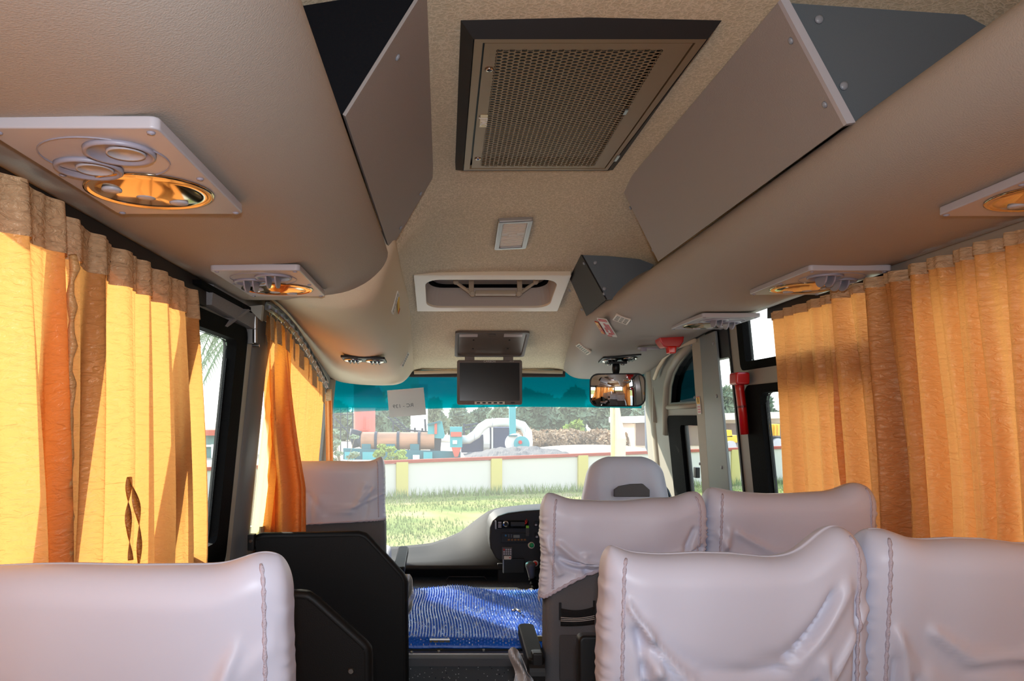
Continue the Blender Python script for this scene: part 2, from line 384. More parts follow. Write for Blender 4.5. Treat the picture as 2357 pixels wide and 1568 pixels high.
# header bead between ceiling and windshield
o = MB().tube([(-.20, 5.0, CZ + .285), (.3, 5.03, CZ + .295), (.75, 5.0, CZ + .288)], .012).build('trim_1', vinyl_front, smooth=True); struct(o)
o = MB().box((.27, 5.05, CZ + .278), (.5, .03, .02)).build('trim_2', mat('header_dark', (60, 56, 54), .7)); struct(o)

# --- side walls with window openings
def rw(px0, px1, pt, pb, r=.04): return rr2(px0, px1, pb, pt, r)
drv_o = rr2(3.93, 4.60, -.72, .008, .05)
drv_i = rr2(3.98, 4.36, -.67, -.045, .03)
qt = [WR(px, py) for px, py in [(1546, 930), (1549, 890), (1556, 862), (1567, 840), (1580, 822), (1598, 802), (1612, 800), (1616, 925)]]
w1o = rr2(3.50, 3.80, -.80, .47, .02)
upo = rr2(2.25, 3.395, .20, .47, .03); upi = rr2(2.28, 3.33, .235, .44, .01)
lwo = rr2(2.25, 3.385, -.62, .135, .06); lwi = rr2(2.30, 3.22, -.58, .10, .05)
rear_r = [rr2(a, b_, -.55, .33, .05) for a, b_ in ((-3.7, -2.5), (-2.35, -1.1), (-.95, .45), (.6, 2.1))]
outer_r = [(-4.2, -1.36), (5.05, -1.36), (5.25, -.9), (5.07, .30), (5.07, .40), (2.9, .88), (-4.2, .88)]
struct(holed('wall_right', outer_r, [drv_o, qt, w1o, upo, lwo] + rear_r, R3, .05, frame_grey))
left_w = [rr2(a, b_, -.55, .36, .05) for a, b_ in ((-3.7, -2.5), (-2.35, -1.1), (-.95, .35), (.47, 1.05), (1.17, 1.52), (1.64, 2.12))]
door_o = rr2(2.17, 2.80, -.53, .315, .05); door_i = rr2(2.21, 2.665, -.425, .262, .03)
fro = [(3.10, -.50), (4.85, -.62), (4.92, .14), (3.9, .27), (3.10, .38)]
outer_l = [(-4.2, -1.36), (5.05, -1.36), (5.25, -.9), (5.07, .24), (5.07, .40), (2.9, .88), (-4.2, .88)]
rf = [(-4.25, .88), (2.9, .88), (5.10, .38), (5.10, .42), (2.9, .92), (-4.25, .92)]
struct(MB().prism([Vector((-.86, y, CZ + z)) for y, z in rf], (2.28, 0, 0)).build('roof', frame_grey))  # unseen outer skin, added to stop light leaking in round the ceiling
struct(holed('wall_left', outer_l, left_w + [door_o, fro], L3, .05, mat('left_wall_grey', (120, 118, 112), .6)))
# rear wall with a back window
mb = MB()
for (x0, x1, z0, z1) in ((-.85, 1.4, 0, 1.0), (-.85, 1.4, 1.9, 2.26), (-.85, -.55, 1.0, 1.9), (1.1, 1.4, 1.0, 1.9)):
    mb.box(((x0 + x1) / 2, -4.22, (z0 + z1) / 2), ((x1 - x0) / 2, .02, (z1 - z0) / 2))
struct(mb.build('wall_back', frame_grey))
# lower front wall
struct(MB().box((.28, 5.28, .22), (1.12, .03, .26)).build('wall_front', dark_grey))
# window panes
wn = 0
for L, to3 in [(q, R3) for q in rear_r] + [(q, L3) for q in left_w]:
    wn += 1; pane('window_%d' % wn, L, to3, glass)
def winthing(label, name, Lo, Li, to3, gm, ref, smat=rubber):
    global wn
    c = to3(Lo[0][0], Lo[0][1]); t = thing(name, label, 'window', c)
    seal(Lo, Li, to3, smat, t)
    mb = MB(); mb.ring_loft([[to3(y, z, .018) for y, z in Li], [to3(y, z, .022) for y, z in Li]]); mb.build('glass_pane', gm, t)
    return t
tdrv = winthing('black rubber framed sliding side window beside the driver seat', 'side_window', drv_o, drv_i, R3, glass, 0)
MB().ring_loft([[R3(y, z, .012) for y, z in rr2(4.33, 4.36, -.67, -.045, .004)], [R3(y, z, .03) for y, z in rr2(4.33, 4.36, -.67, -.045, .004)]]).build('sliding_sash', black, tdrv)
p = R3(*WR(1608, 1088), -.01)
MB().box(p, (.012, .02, .028)).build('latch', black, tdrv, bevel=.003)
w1i = rr2(3.515, 3.745, -.78, .27, .01)
t = winthing('tall narrow side window with a black top between grey pillars at right', 'side_window', w1o, w1i, R3, glass, 0, black)
t = winthing('small upper side window beside the front edge of the right curtain', 'side_window', upo, upi, R3, glass, 0, rubber)
t = winthing('lower side window with thick black rubber beside the front edge of the right curtain', 'side_window', lwo, lwi, R3, glass, 0, rubber)
# dotted ceramic edge of the panes
def dots(y0, z0, y1, z1, to3, parent, out=.014):
    mb = MB(); N = 90
    for i in range(N):
        t_ = (i + .5) / N; c = to3(y0 + (y1 - y0) * t_, z0 + (z1 - z0) * t_, out); mb.box(c, (.001, .0045, .0028))
    o = mb.build('dotted_edge', black, parent); o['kind'] = 'stuff'
dots(3.218, -.58, 3.218, .06, R3, t)
qi = [(4.24 + (y - 4.24) * .93, .17 + (z - .17) * .93) for y, z in qt]
t = winthing('black tinted curved quarter window above the driver side window', 'quarter_window', qt, qi, R3, dark_glass, 0, black)
# the left passenger door window
dr = thing('passenger_door', 'grey passenger door with a black framed window left behind the curtain edge', 'door', L3(2.5, -1.3))
seal(door_o, door_i, L3, rubber, dr, 'window_frame', -.015, .03)
mb = MB(); mb.ring_loft([[L3(y, z, .018) for y, z in door_i], [L3(y, z, .022) for y, z in door_i]]); mb.build('glass_pane', glass, dr)
dots(2.66, -.42, 2.66, .2, L3, dr)
pane('window_20', fro, L3, glass)
# left pillar beside the door: beige strip, dark post, hinge
mb = MB(); mb.ring_loft([[L3(y, z, -.012) for y, z in ((2.81, -1.3), (2.86, -1.3), (2.875, .34), (2.82, .34))], [L3(y, z, .02) for y, z in ((2.81, -1.3), (2.86, -1.3), (2.875, .34), (2.82, .34))]])
struct(mb.build('trim_3', pillar_beige))
mb = MB(); prof = []
for k in range(9):
    a = math.pi * k / 8; prof.append((2.985 - .115 * math.cos(a), .035 * math.sin(a) ** .6))
mb.ring_loft([[L3(y, zr, -o_) for y, o_ in prof] for zr in (-1.3, -.3, .36)], close=True)
tag(mb.build('door_pillar', pillar_dark, smooth=True), 'dark grey metal pillar between passenger door window and front left curtain', 'pillar')
c = P(555, 760, 2.82) + Vector((.05, 0, 0))
hg = MB().box(c + Vector((-.02, .0, 0)), (.014, .004, .05)).build('hinge', steel, dr, bevel=.001)
for k, (dz, r_) in enumerate(((.028, .009), (-.022, .009))):
    MB().lathe([(r_, -.024), (r_, .024)], c + Vector((0, 0, dz)), n=12).build('barrel', steel, hg, smooth=False)
MB().lathe([(.006, -.012), (.006, .012)], c + Vector((0.004, 0, -.056)), axes((0, 0, 1), (0, 1, 0), (1, 0, 0)), 10).build('pin', chrome, hg)
# grey felt lined header box over the door, and its black header channel
felt = mat('grey_felt', (132, 130, 130), .95, bump=.8, nscale=260, var=.2, vscale=300)
hb = thing('door_header', 'grey felt covered header and angled brace above the passenger door window', 'door mechanism', L3(2.5, .3))
mb = MB(); mb.prism([L3(2.30, .33, .02), L3(2.86, .315, .02), L3(2.86, .375, .02), L3(2.30, .42, .02)], (.05, 0, 0)); mb.build('felt_box', felt, hb)
MB().prism([P(500, 742, 2.5), P(516, 752, 2.5), P(572, 712, 2.66), P(560, 704, 2.66)], (.0, .03, 0)).build('brace', felt, hb)
MB().prism([P(566, 706, 2.7), P(604, 702, 2.7), P(600, 738, 2.7), P(578, 716, 2.7)], (0, .03, 0)).build('bracket', frame_grey, hb)
MB().box((XL(.37) + .03, 2.45, CZ + .372), (.012, .3, .006)).build('channel', rubber, hb)

# black reveal strips between ducts and walls (curtain channels)
o = MB().box((-.709, .55, CZ + .375), (.006, 1.75, .05)).build('curtain_channel', mat('brown_black', (34, 24, 18), .7)); tag(o, 'dark brown channel hiding the curtain track under the left duct', 'curtain track')
o = MB().box((1.288, -.4, CZ + .44), (.012, 3.5, .05)).build('curtain_channel', mat('brown_black', (34, 24, 18), .7)); tag(o, 'dark brown channel hiding the curtain track under the right duct', 'curtain track')

# right side: pillars
def strip(name, pts_px, m, label, inn, t=.05, cat='pillar'):
    loop = [WR(px, py, inn) for px, py in pts_px]
    a = [Vector((AR - inn - LEAN * z, y, CZ + z)) for y, z in loop]
    return tag(MB().ring_loft([a, [q + Vector((t, 0, 0)) for q in a]]).build(name, m, bevel=.002), label, cat)
strip('pillar_strip', [(1592, 791), (1610, 776), (1648, 1360), (1632, 1360)], pillar_beige, 'narrow beige door post strip with a yellow sticker at right', .02, .012)
strip('pillar_post', [(1610, 776), (1645, 762), (1700, 1360), (1648, 1360)], pillar_grey, 'wide blue grey metal pillar with round bolt caps at right', .025, .012)
def bolt(c, axis, r=.006, parent=None, m=bolt_m, name='bolt_cap', h=.005):
    ya = (0, 0, 1) if abs(axis[2]) < .9 else (0, 1, 0)
    za = Vector(axis).normalized(); xa = Vector(ya).cross(za).normalized(); M = Matrix((xa, za.cross(xa), za)).transposed()
    return MB().lathe([(r, 0), (r * .95, h * .5), (r * .6, h * .9), (r * .15, h)], c, M, 12).build(name, m, parent, smooth=True)
pp = bpy.data.objects['pillar_post']
for px, py in ((1642, 790), (1650, 912), (1662, 1076)):
    y, z = WR(px, py, .025); bolt(Vector((AR - .025 - LEAN * z, y, CZ + z)), (-1, 0, 0), .009, pp)
ps = bpy.data.objects['pillar_strip']
for px, py in ((1592, 794), (1599, 915), (1611, 1068)):
    y, z = WR(px, py, .02); bolt(Vector((AR - .02 - LEAN * z, y, CZ + z)), (-1, 0, 0), .008, ps)
# A pillar, beige rounded
mb = MB()
ap = [(1503, 800, 4.98), (1503, 900, 5.0), (1503, 1000, 5.0), (1504, 1160, 5.0), (1505, 1320, 5.0)]
rings = []
for (pt, rad) in ((.34, .05), (.30, .055), (.1, .055), (-.1, .055), (-.4, .058), (-.9, .06)):
    cx = XR(pt) + .035; rings.append([Vector((cx + rad * math.cos(2 * math.pi * k / 16), 4.93 + rad * math.sin(2 * math.pi * k / 16), CZ + pt)) for k in range(16)])
mb.ring_loft(rings); apil = tag(mb.build('corner_pillar', pillar_beige, smooth=True), 'beige rounded corner pillar right of the windshield', 'pillar')
# riveted cover plate on its face
y0 = 4.86
pl = MB(); pl.prism([P(1503, 868, 4.86), P(1528, 884, 4.86), P(1528, 978, 4.86), P(1503, 972, 4.86)], (0, .012, 0)); pl.build('cover_plate', pillar_beige, apil)
for px, py in ((1525, 881), (1524, 923), (1525, 974)): bolt(P(px, py, 4.858), (0, -1, 0), .008, apil)
# curved beige moulding round the quarter window
mpts = [R3(*WR(px, py, .03), -.03) for px, py in ((1506, 872), (1515, 848), (1531, 822), (1556, 800), (1600, 784))]
o = MB().tube(mpts, .011, 10).build('trim_4', vinyl_front, smooth=True); struct(o)
mpts = [R3(*WR(px, py), -.005) for px, py in ((1535, 1000), (1535, 935), (1538, 885), (1547, 852), (1562, 826), (1594, 792))]
o = MB().tube(mpts, .022, 10).build('trim_5', pillar_beige, smooth=True); struct(o)
mpts = [R3(*WR(px, py), -.0) for px, py in ((1534, 938), (1606, 934))]
o = MB().tube(mpts, .014, 8).build('trim_6', pillar_beige, smooth=True); struct(o)
# left corner post
rings = []
for pt in (.24, -.2, -.9): rings.append([Vector((XL(pt) - .02 + .05 * math.cos(2 * math.pi * k / 16), 4.98 + .05 * math.sin(2 * math.pi * k / 16), CZ + pt)) for k in range(16)])
tag(MB().ring_loft(rings).build('corner_pillar', pillar_beige, smooth=True), 'corner pillar left of the windshield behind the gathered curtain', 'pillar')

# windshield: curved pane, teal sun band film, side pieces
def ws(u, v, off=0.):
    x = -.82 + 2.2 * u; bow = .16 * (1 - (2 * u - 1) ** 2)
    return Vector((x, 5.02 + bow + .42 * v - off, CZ + .34 - 1.34 * v))
struct(MB().grid(lambda u, v: ws(u, v), 24, 8).build('window_21', ws_glass, smooth=True))
film = bpy.data.materials.new('teal_sun_band'); film.use_nodes = True; n = film.node_tree; n.nodes.clear()
out = n.nodes.new('ShaderNodeOutputMaterial'); tr = n.nodes.new('ShaderNodeBsdfTransparent'); g = n.nodes.new('ShaderNodeBsdfGlossy'); g.inputs['Roughness'].default_value = .05
g.inputs[0].default_value = (.6, .9, .9, 1)
t = n.nodes.new('ShaderNodeTexCoord'); s = n.nodes.new('ShaderNodeSeparateXYZ'); r = n.nodes.new('ShaderNodeValToRGB'); mp = n.nodes.new('ShaderNodeMapRange')
n.links.new(t.outputs['Generated'], s.inputs[0]); n.links.new(s.outputs['Z'], r.inputs[0])
E = r.color_ramp.elements; E[0].position = .0; E[0].color = (.35, .85, .88, 1); E[1].position = 1; E[1].color = (.0, .02, .026, 1)
for p_, c_ in ((.03, (.35, .85, .88)), (.08, (.12, .55, .6)), (.12, (.0, .045, .055)), (.45, (.0, .02, .026))):
    q = E.new(p_); q.color = (*c_, 1)
ms = n.nodes.new('ShaderNodeMixShader'); ms.inputs[0].default_value = .04
tl = n.nodes.new('ShaderNodeBsdfTranslucent'); r2_ = n.nodes.new('ShaderNodeValToRGB'); E2 = r2_.color_ramp.elements
E2[0].position = .05; E2[0].color = (0, 0, 0, 1); E2[1].position = 1; E2[1].color = (.0, .008, .010, 1)
q = E2.new(.13); q.color = (.0, .05, .055, 1); q = E2.new(.4); q.color = (.0, .018, .021, 1)
n.links.new(s.outputs['Z'], r2_.inputs[0]); n.links.new(r2_.outputs[0], tl.inputs[0]); ad = n.nodes.new('ShaderNodeAddShader')
n.links.new(r.outputs[0], tr.inputs[0]); n.links.new(tr.outputs[0], ad.inputs[0]); n.links.new(tl.outputs[0], ad.inputs[1])
n.links.new(ad.outputs[0], ms.inputs[1]); n.links.new(g.outputs[0], ms.inputs[2]); n.links.new(ms.outputs[0], out.inputs[0])
def filmpt(u, v):
    x = -.735 + 2.02 * u; u = (x + .82) / 2.2
    vb = .203 + .018 * ((x - .45) / 1.2) ** 2 * 1.0 + (.014 if x < .45 else .0) * ((.45 - x) / 1.2)
    return ws(u, v * vb, .012)
tag(MB().grid(filmpt, 24, 8).build('sun_band', film, smooth=True), 'dark teal tinted sun band across the top of the windshield', 'sun visor')

# ================================================================== exterior
ground_m = mat('grass_ground', (150, 160, 84), .95, spec=.05)
n = ground_m.node_tree; b = n.nodes['Principled BSDF']; t = n.nodes.new('ShaderNodeTexCoord')
a = n.nodes.new('ShaderNodeTexNoise'); a.inputs['Scale'].default_value = .6; a.inputs['Detail'].default_value = 7; n.links.new(t.outputs['Object'], a.inputs['Vector'])
r = n.nodes.new('ShaderNodeValToRGB'); E = r.color_ramp.elements; E[0].position = .36; E[0].color = (*s2l((140, 128, 90)), 1); E[1].position = .62; E[1].color = (*s2l((96, 110, 52)), 1)
q = E.new(.5); q.color = (*s2l((122, 124, 68)), 1)
n.links.new(a.outputs['Fac'], r.inputs[0]); n.links.new(r.outputs[0], b.inputs['Base Color'])
GZ = -2.35
def gz(x, y): return CZ + GZ
struct(MB().grid(lambda u, v: Vector((-90 + 200 * u, -60 + 95 * v, CZ + GZ + .0)), 4, 4).build('ground', ground_m))
gravel_m = mat('pale_gravel', (168, 154, 136), .95, spec=.05, var=.15, vscale=.4)
struct(MB().box((20, 165, CZ + GZ - .1), (260, 131, .1)).build('trim_7', gravel_m))
struct(MB().box((.3, 1.0, CZ + GZ + .01), (12, 10.5, .02)).build('bounce_apron', mat('bounce_concrete', (190, 184, 170), .9, spec=.1, var=.05)))  # unseen pale apron, added to bounce daylight up onto the ceiling
# boundary wall, running a little away to the right
wallw = mat('white_wash', (188, 184, 174), .9, spec=.1, var=.06, vscale=.8); walla = mat('yellow_wash', (180, 168, 100), .9, spec=.1); wallr = mat('red_coping', (150, 70, 56), .9, spec=.1)
A_ = Vector((-30.0, 12.6, 0)); B_ = Vector((42, 39.3, 0)); U = (B_ - A_).normalized(); L_ = (B_ - A_).length; NRM = Vector((U.y, -U.x, 0))
def wtop(s_):
    p = A_ + U * s_; k = (p.x + 6.6) / 18.3; return CZ - 1.46 + .31 * max(-.3, min(1.3, k))
bw = thing('boundary_wall', 'long whitewashed boundary wall with red coping beyond the grass', 'wall', (A_ + U * 20 + Vector((0, 0, CZ + GZ))))
Mw = axes(U, (0, 0, 1), NRM)
step = 3.05; off0 = .09
s_ = off0; k = 0
while s_ < L_ - step:
    z1 = wtop(s_ + step / 2); zb = CZ + GZ - .1
    c = A_ + U * (s_ + step / 2); mb = MB(); mb.box((c.x, c.y, (zb + z1) / 2), (step / 2 - .0, (z1 - zb) / 2, .08), Mw); mb.build('wall_panel', wallw, bw)
    c2 = A_ + U * s_; MB().box((c2.x + NRM.x * .03, c2.y + NRM.y * .03, (zb + z1) / 2), (.18, (z1 - zb) / 2 + .01, .12), Mw).build('wall_pier', walla, bw)
    z0a, z1a = wtop(s_), wtop(s_ + step)
    a0 = A_ + U * s_; a1 = A_ + U * (s_ + step); h = NRM * .13
    MB().prism([Vector((a0.x, a0.y, z0a)) + h, Vector((a1.x, a1.y, z1a)) + h, Vector((a1.x, a1.y, z1a + .09)) + h, Vector((a0.x, a0.y, z0a + .09)) + h], -2 * h).build('coping', wallr, bw)
    s_ += step; k += 1
# grass tufts
rnd = random.Random(5)
def blades(N, region, hmin, hmax, wd, name, m, label):
    mb = MB()
    for i in range(N):
        x, y = region()
        base = Vector((x, y, CZ + GZ)); a = rnd.uniform(0, 6.28); h = rnd.uniform(hmin, hmax); l = Vector((math.cos(a), math.sin(a), 0))
        s2 = Vector((-l.y, l.x, 0)) * wd; lean = l * h * rnd.uniform(.1, .6); o = len(mb.v)
        mb.v += [tuple(base - s2), tuple(base + s2), tuple(base + lean + Vector((0, 0, h)))]; mb.f.append((o, o + 1, o + 2))
    return tag(mb.build(name, m, fix=False), label, 'grass', kind='stuff')
g1 = mat('grass_blades', (112, 126, 62), .8, spec=.1, var=.25, vscale=.5)
def reg():
    while True:
        y = 9 + 19 * rnd.random() ** 1.1; x = rnd.uniform(-.62, .62) * y
        n_ = noise.noise(Vector((x * .35, y * .35, 0)))
        if (Vector((x, y, 0)) - A_).dot(NRM) > .2 and n_ > -.15 + rnd.uniform(-.3, .3): return x, y
blades(30000, reg, .03, .11, .014, 'grass_field', g1, 'rough green grass growing in front of the boundary wall')
def reg2():
    s_ = rnd.uniform(15, 62); p = A_ + U * s_ + NRM * rnd.uniform(.2, .9); return p.x, p.y
blades(6000, reg2, .12, .34, .014, 'weed_strip', mat('weeds', (112, 128, 72), .8, spec=.1), 'taller weeds along the foot of the boundary wall')

# trees beyond
def leafball(mb, c, rx, ry, rz, N, sz, rr):
    for i in range(N):
        while True:
            q = Vector((rr.uniform(-1, 1), rr.uniform(-1, 1), rr.uniform(-1, 1)))
            if q.length < 1: break
        q = q.normalized() * q.length ** .4
        p = Vector((c[0] + q.x * rx, c[1] + q.y * ry, c[2] + q.z * rz)); a = Vector((rr.gauss(0, 1), rr.gauss(0, 1), rr.gauss(0, 1))).normalized(); b_ = a.orthogonal().normalized()
        s_ = sz * rr.uniform(.6, 1.4); o = len(mb.v)
        mb.v += [tuple(p - a * s_), tuple(p + b_ * s_ * .6), tuple(p + a * s_), tuple(p - b_ * s_ * .6)]; mb.f.append((o, o + 1, o + 2, o + 3))
leaf_ms = [mat('foliage_hazed_green', (128, 140, 112), .8, spec=.1, var=.3, vscale=.6), mat('foliage_hazed_dark', (98, 114, 88), .8, spec=.1, var=.3, vscale=.6), mat('foliage_yellow_green', (134, 150, 70), .8, spec=.1, var=.25, vscale=1.)]  # tree greens paled, distance haze put into the leaf colour
bark = mat('pale_bark', (140, 124, 104), .9)
def tree(px, base_py, top_py, wpx, d, kind, label, seed, N=2600, group=None, sz=.35):
    rr = random.Random(seed); zb = CZ + GZ; zt = ZZ(top_py, d); x = XX(px, d); R_ = wpx * d / F / 2; H = zt - zb
    t = thing('tree', label, 'tree', (x, d, zb), group)
    MB().tube([(x, d, zb), (x + rr.uniform(-.2, .2), d, zb + H * .35), (x + rr.uniform(-.4, .4), d, zb + H * .8)], [R_ * .10, R_ * .07, R_ * .03], 7).build('trunk', bark, t, smooth=True)
    mb = MB(); nb = 9
    for k in range(nb):
        f_ = k / (nb - 1); rz = H * .17; cz = zb + H * (.22 + .66 * f_); rx = R_ * (.75 - .45 * abs(f_ - .35)) * rr.uniform(.7, 1.1)
        leafball(mb, (x + rr.uniform(-.45, .45) * R_, d + rr.uniform(-.4, .4) * R_, cz), rx, rx, rz, N // nb, sz, rr)
    o = mb.build('crown', leaf_ms[kind], t, fix=False)
    return t
tspec = [(868, 985, 905, 80, 1, 'dark tree between the red silo and the windshield paper'),
         (790, 1000, 930, 80, 0, 'hazy tree at the far left of the windshield behind the steel gantry'),
         (915, 985, 938, 90, 0, 'pale tree behind the white chimney left of the monitor'),
         (1000, 985, 925, 70, 0, 'slim grey green tree just right of the windshield paper'),
         (1062, 985, 938, 60, 0, 'low grey green tree above the teal hopper left of the monitor edge'),
         (1110, 985, 945, 70, 1, 'round grey green tree over the white elbow pipe'),
         (1150, 985, 940, 60, 0, 'pale tree left of the tall teal chute'),
         (1225, 985, 905, 80, 1, 'dark grey green tree right of the tall teal chute'),
         (1270, 990, 915, 80, 0, 'tall hazy tree over the white curved pipe end'),
         (1325, 995, 900, 90, 1, 'tallest hazy tree in the middle right of the windshield'),
         (1385, 1000, 905, 90, 0, 'tall hazy tree left of the wrapped palm trunk'),
         (1440, 1000, 910, 80, 1, 'dark hazy tree right of the wrapped palm trunk'),
         (1490, 1000, 930, 70, 0, 'pale tree next to the right corner of the windshield')]
for i, (px, bp_, tp, wd, kd, lab) in enumerate(tspec):
    tree(px, bp_, tp, wd, 74 + (i % 3) * 3, kd, lab, 20 + i, sz=.42)
tree(1318, 1015, 973, 42, 60, 2, 'small bright yellow green bush in front of the hazy trees', 70, 1200, sz=.3)
tree(1655, 1010, 902, 80, 60, 0, 'hazy tree seen through the tall narrow side window', 71, sz=.4)
tree(1755, 1010, 912, 70, 60, 1, 'hazy dark tree seen through the lower right side window', 72, sz=.4)
for i in range(5): tree(1590 + i * 38, 1010, 935 + (i % 2) * 8, 60, 78, i % 2, 'hazy tree behind the low building at right, %s in its row' % ['leftmost', 'second from left', 'middle one', 'second from right', 'rightmost'][i], 80 + i, 1500, 'trees behind the low building at right', sz=.4)
# dry scrub bank at right
mb = MB(); rr = random.Random(8)
for i in range(14): leafball(mb, (XX(1215 + i * 24, 54), 54 + rr.uniform(-2, 2), CZ - 1.6 + rr.uniform(-.3, .2)), 1.2, 1.2, .6, 420, .14, rr)
tag(mb.build('dry_scrub', mat('dry_scrub', (150, 126, 100), .9, spec=.05, var=.2, vscale=.6), fix=False), 'dry brown scrub bank below the hazy trees', 'scrub', kind='stuff')
# near shrubs in front of the wall machinery
def shrub(px, py, wd, hh, d, label, seed, m):
    rr = random.Random(seed); t = thing('shrub', label, 'shrub', (XX(px, d), d, CZ + GZ))
    x = XX(px, d); zt = ZZ(py - hh / 2, d); mb = MB(); st = MB()
    for k in range(16):
        c = Vector((x + rr.uniform(-.5, .5) * wd * d / F, d + rr.uniform(-.2, .2), ZZ(py + rr.uniform(-.5, .5) * hh, d)))
        leafball(mb, c, .16, .16, .07, 60, .055, rr); st.tube([(x, d, CZ + GZ), (x + (c.x - x) * .4, d, (CZ + GZ + c.z) / 2), tuple(c)], [.02, .012, .005], 5)
    mb.build('leaves', m, t, fix=False); st.build('stems', bark, t)
shrub(893, 1047, 75, 42, 26, 'bright green leafy shrub in front of the rusty drum', 3, leaf_ms[2])
shrub(790, 1030, 60, 90, 27, 'loose pale green shrub at the left end of the rusty drum', 4, leaf_ms[0])

# asphalt plant
D = 44.0
def Q(px, py, dd=0.): return P(px, py, D + dd)
teal = mat('teal_paint', (60, 146, 150), .6, var=.15, vscale=.8); teal_d = mat('dark_teal_paint', (36, 96, 104), .7, var=.3, vscale=1.2)
rust = mat('rusty_drum', (158, 116, 88), .7, var=.7, vscale=.9, stretch=(1, .4, 2.2)); orange = mat('red_primer', (190, 88, 70), .8); darkm = mat('machine_dark', (44, 50, 62), .8, var=.3, vscale=1.)
whitep = mat('white_pipe', (224, 220, 214), .5); navy = mat('navy_tank', (52, 62, 96), .7, var=.15, vscale=.8)
MX = axes((0, 1, 0), (0, 0, 1), (1, 0, 0))
dm = thing('dryer_drum', 'long rusty dryer drum lying on teal chassis beyond the wall', 'drum', Q(900, 1060))
r_ = 20 * D / F
cz_ = ZZ(1015, D)
MB().lathe([(r_ * .9, XX(832, D)), (r_, XX(834, D)), (r_, XX(1000, D))], (0, D, cz_), MX, 28).build('shell', rust, dm, smooth=False)
for px in (866, 917, 965):
    MB().lathe([(r_ * 1.09, XX(px - 3, D)), (r_ * 1.09, XX(px + 3, D))], (0, D, cz_), MX, 28).build('drum_tyre', darkm, dm)
MB().lathe([(r_ * .5, XX(822, D)), (r_ * .95, XX(834, D))], (0, D, cz_), MX, 20).build('burner_cone', darkm, dm)
MB().tube([Q(822, 1030), Q(816, 1005), Q(820, 990)], [.25, .3, .35], 8).build('burner_duct', darkm, dm, smooth=True)
for px in (845, 900, 955): MB().box(Q(px, 1040), (.25, .5, .45)).build('cradle', teal_d, dm)
ch = thing('plant_chassis', 'low teal steel chassis carrying the rusty drum', 'chassis', Q(900, 1070))
MB().prism([Q(790, 1032, -.7), Q(1060, 1040, -.7), Q(1060, 1066, -.7), Q(790, 1066, -.7)], (0, .3, 0)).build('side_beam', teal_d, ch)
for px, wd in ((805, 22), (850, 30), (985, 20)): MB().box(Q(px, 1050, -.9), (wd * D / F / 2, .1, .22)).build('equipment_box', teal, ch)
MB().box(Q(958, 1056, -1.0), (.18, .05, .2)).build('white_meter', whitep, ch)
hp = thing('drum_hopper', 'teal rust streaked hopper at the right end of the drum', 'hopper', Q(1003, 1060))
MB().prism([Q(985, 980, -.3), Q(1017, 970, -.3), Q(1024, 1003, -.3), Q(1020, 1010, -.3), Q(984, 1008, -.3)], (0, 1.2, 0)).build('hopper_box', teal, hp)
MB().prism([Q(984, 976, -.5), Q(1014, 968, -.5), Q(1014, 972, -.5), Q(984, 980, -.5)], (0, 1.5, 0)).build('hopper_lid', teal_d, hp)
MB().prism([Q(988, 1010, -.2), Q(1016, 1010, -.2), Q(1012, 1060, -.2), Q(992, 1060, -.2)], (0, .9, 0)).build('chute', darkm, hp)
MB().box(Q(1003, 985, -.36), (.07, .03, .35)).build('red_stripe', orange, hp)
el = thing('elevator_box', 'upright teal and red steel box standing left of the white pipe', 'machine', Q(1050, 1060))
MB().prism([Q(1036, 983, -1), Q(1064, 983, -1), Q(1064, 1030, -1), Q(1036, 1030, -1)], (0, .9, 0)).build('casing', teal, el)
MB().box(Q(1050, 1000, -1.05), (.3, .05, .13)).build('red_panel', orange, el)
MB().box(Q(1047, 1018, -1.05), (.12, .05, .1)).build('white_panel', whitep, el)
MB().prism([Q(1039, 1030, -1), Q(1062, 1030, -1), Q(1054, 1052, -1), Q(1046, 1052, -1)], (0, .7, 0)).build('lower_cone', orange, el)
MB().box(Q(1050, 1060, -.6), (.2, .3, .4)).build('foot', teal_d, el)
tk = thing('storage_tank', 'dark navy tank with pale rim under the white curved pipe', 'tank', Q(1150, 1060))
MB().prism([Q(1118, 984, .6), Q(1178, 984, .6), Q(1178, 1040, .6), Q(1118, 1040, .6)], (0, 2, 0)).build('tank_body', navy, tk)
MB().lathe([(.72, XX(1112, D + .9)), (.75, XX(1126, D + .9))], Vector((0, D + .9, ZZ(1012, D + .9))), MX, 20).build('end_rim', whitep, tk)
MB().prism([Q(1062, 1020, .6), Q(1112, 1000, .6), Q(1116, 1042, .6), Q(1062, 1042, .6)], (0, 1.2, 0)).build('rear_body', navy, tk)
MB().box(Q(1133, 1012, .5), (.05, .05, .7)).build('post', whitep, tk)
wp = thing('exhaust_pipe', 'thick white exhaust pipe arching over the navy tank', 'pipe', Q(1150, 1060))
path = [Q(1058, 1013), Q(1078, 1012), Q(1096, 1000), Q(1108, 984), Q(1122, 975), Q(1150, 972), Q(1180, 973), Q(1203, 980), Q(1214, 996), Q(1216, 1018), Q(1214, 1036)]
MB().tube(path, [.24, .25, .27, .26, .25, .24, .24, .25, .26, .26, .26], 12).build('pipe_run', whitep, wp, smooth=True)
for px, py in ((1092, 1003), (1133, 973), (1209, 988)): MB().lathe([(.27, -.02), (.29, 0), (.27, .02)], Q(px, py), axes((0, 1, 0), (0, 0, 1), (1, 0, 0)), 14).build('flange', grey_pl, wp)
fn = thing('exhaust_fan', 'teal blower housing with white face below the tall teal chute', 'fan', Q(1190, 1060))
MY = axes((1, 0, 0), (0, 0, 1), (0, -1, 0))
MB().lathe([(.52, -.2), (.55, 0), (.52, .2)], Q(1185, 1020, -.9), MY, 24).build('white_housing', whitep, fn)
MB().lathe([(.42, 0), (.42, .3)], Q(1200, 1022, -1.2), MY, 24).build('volute', teal, fn)
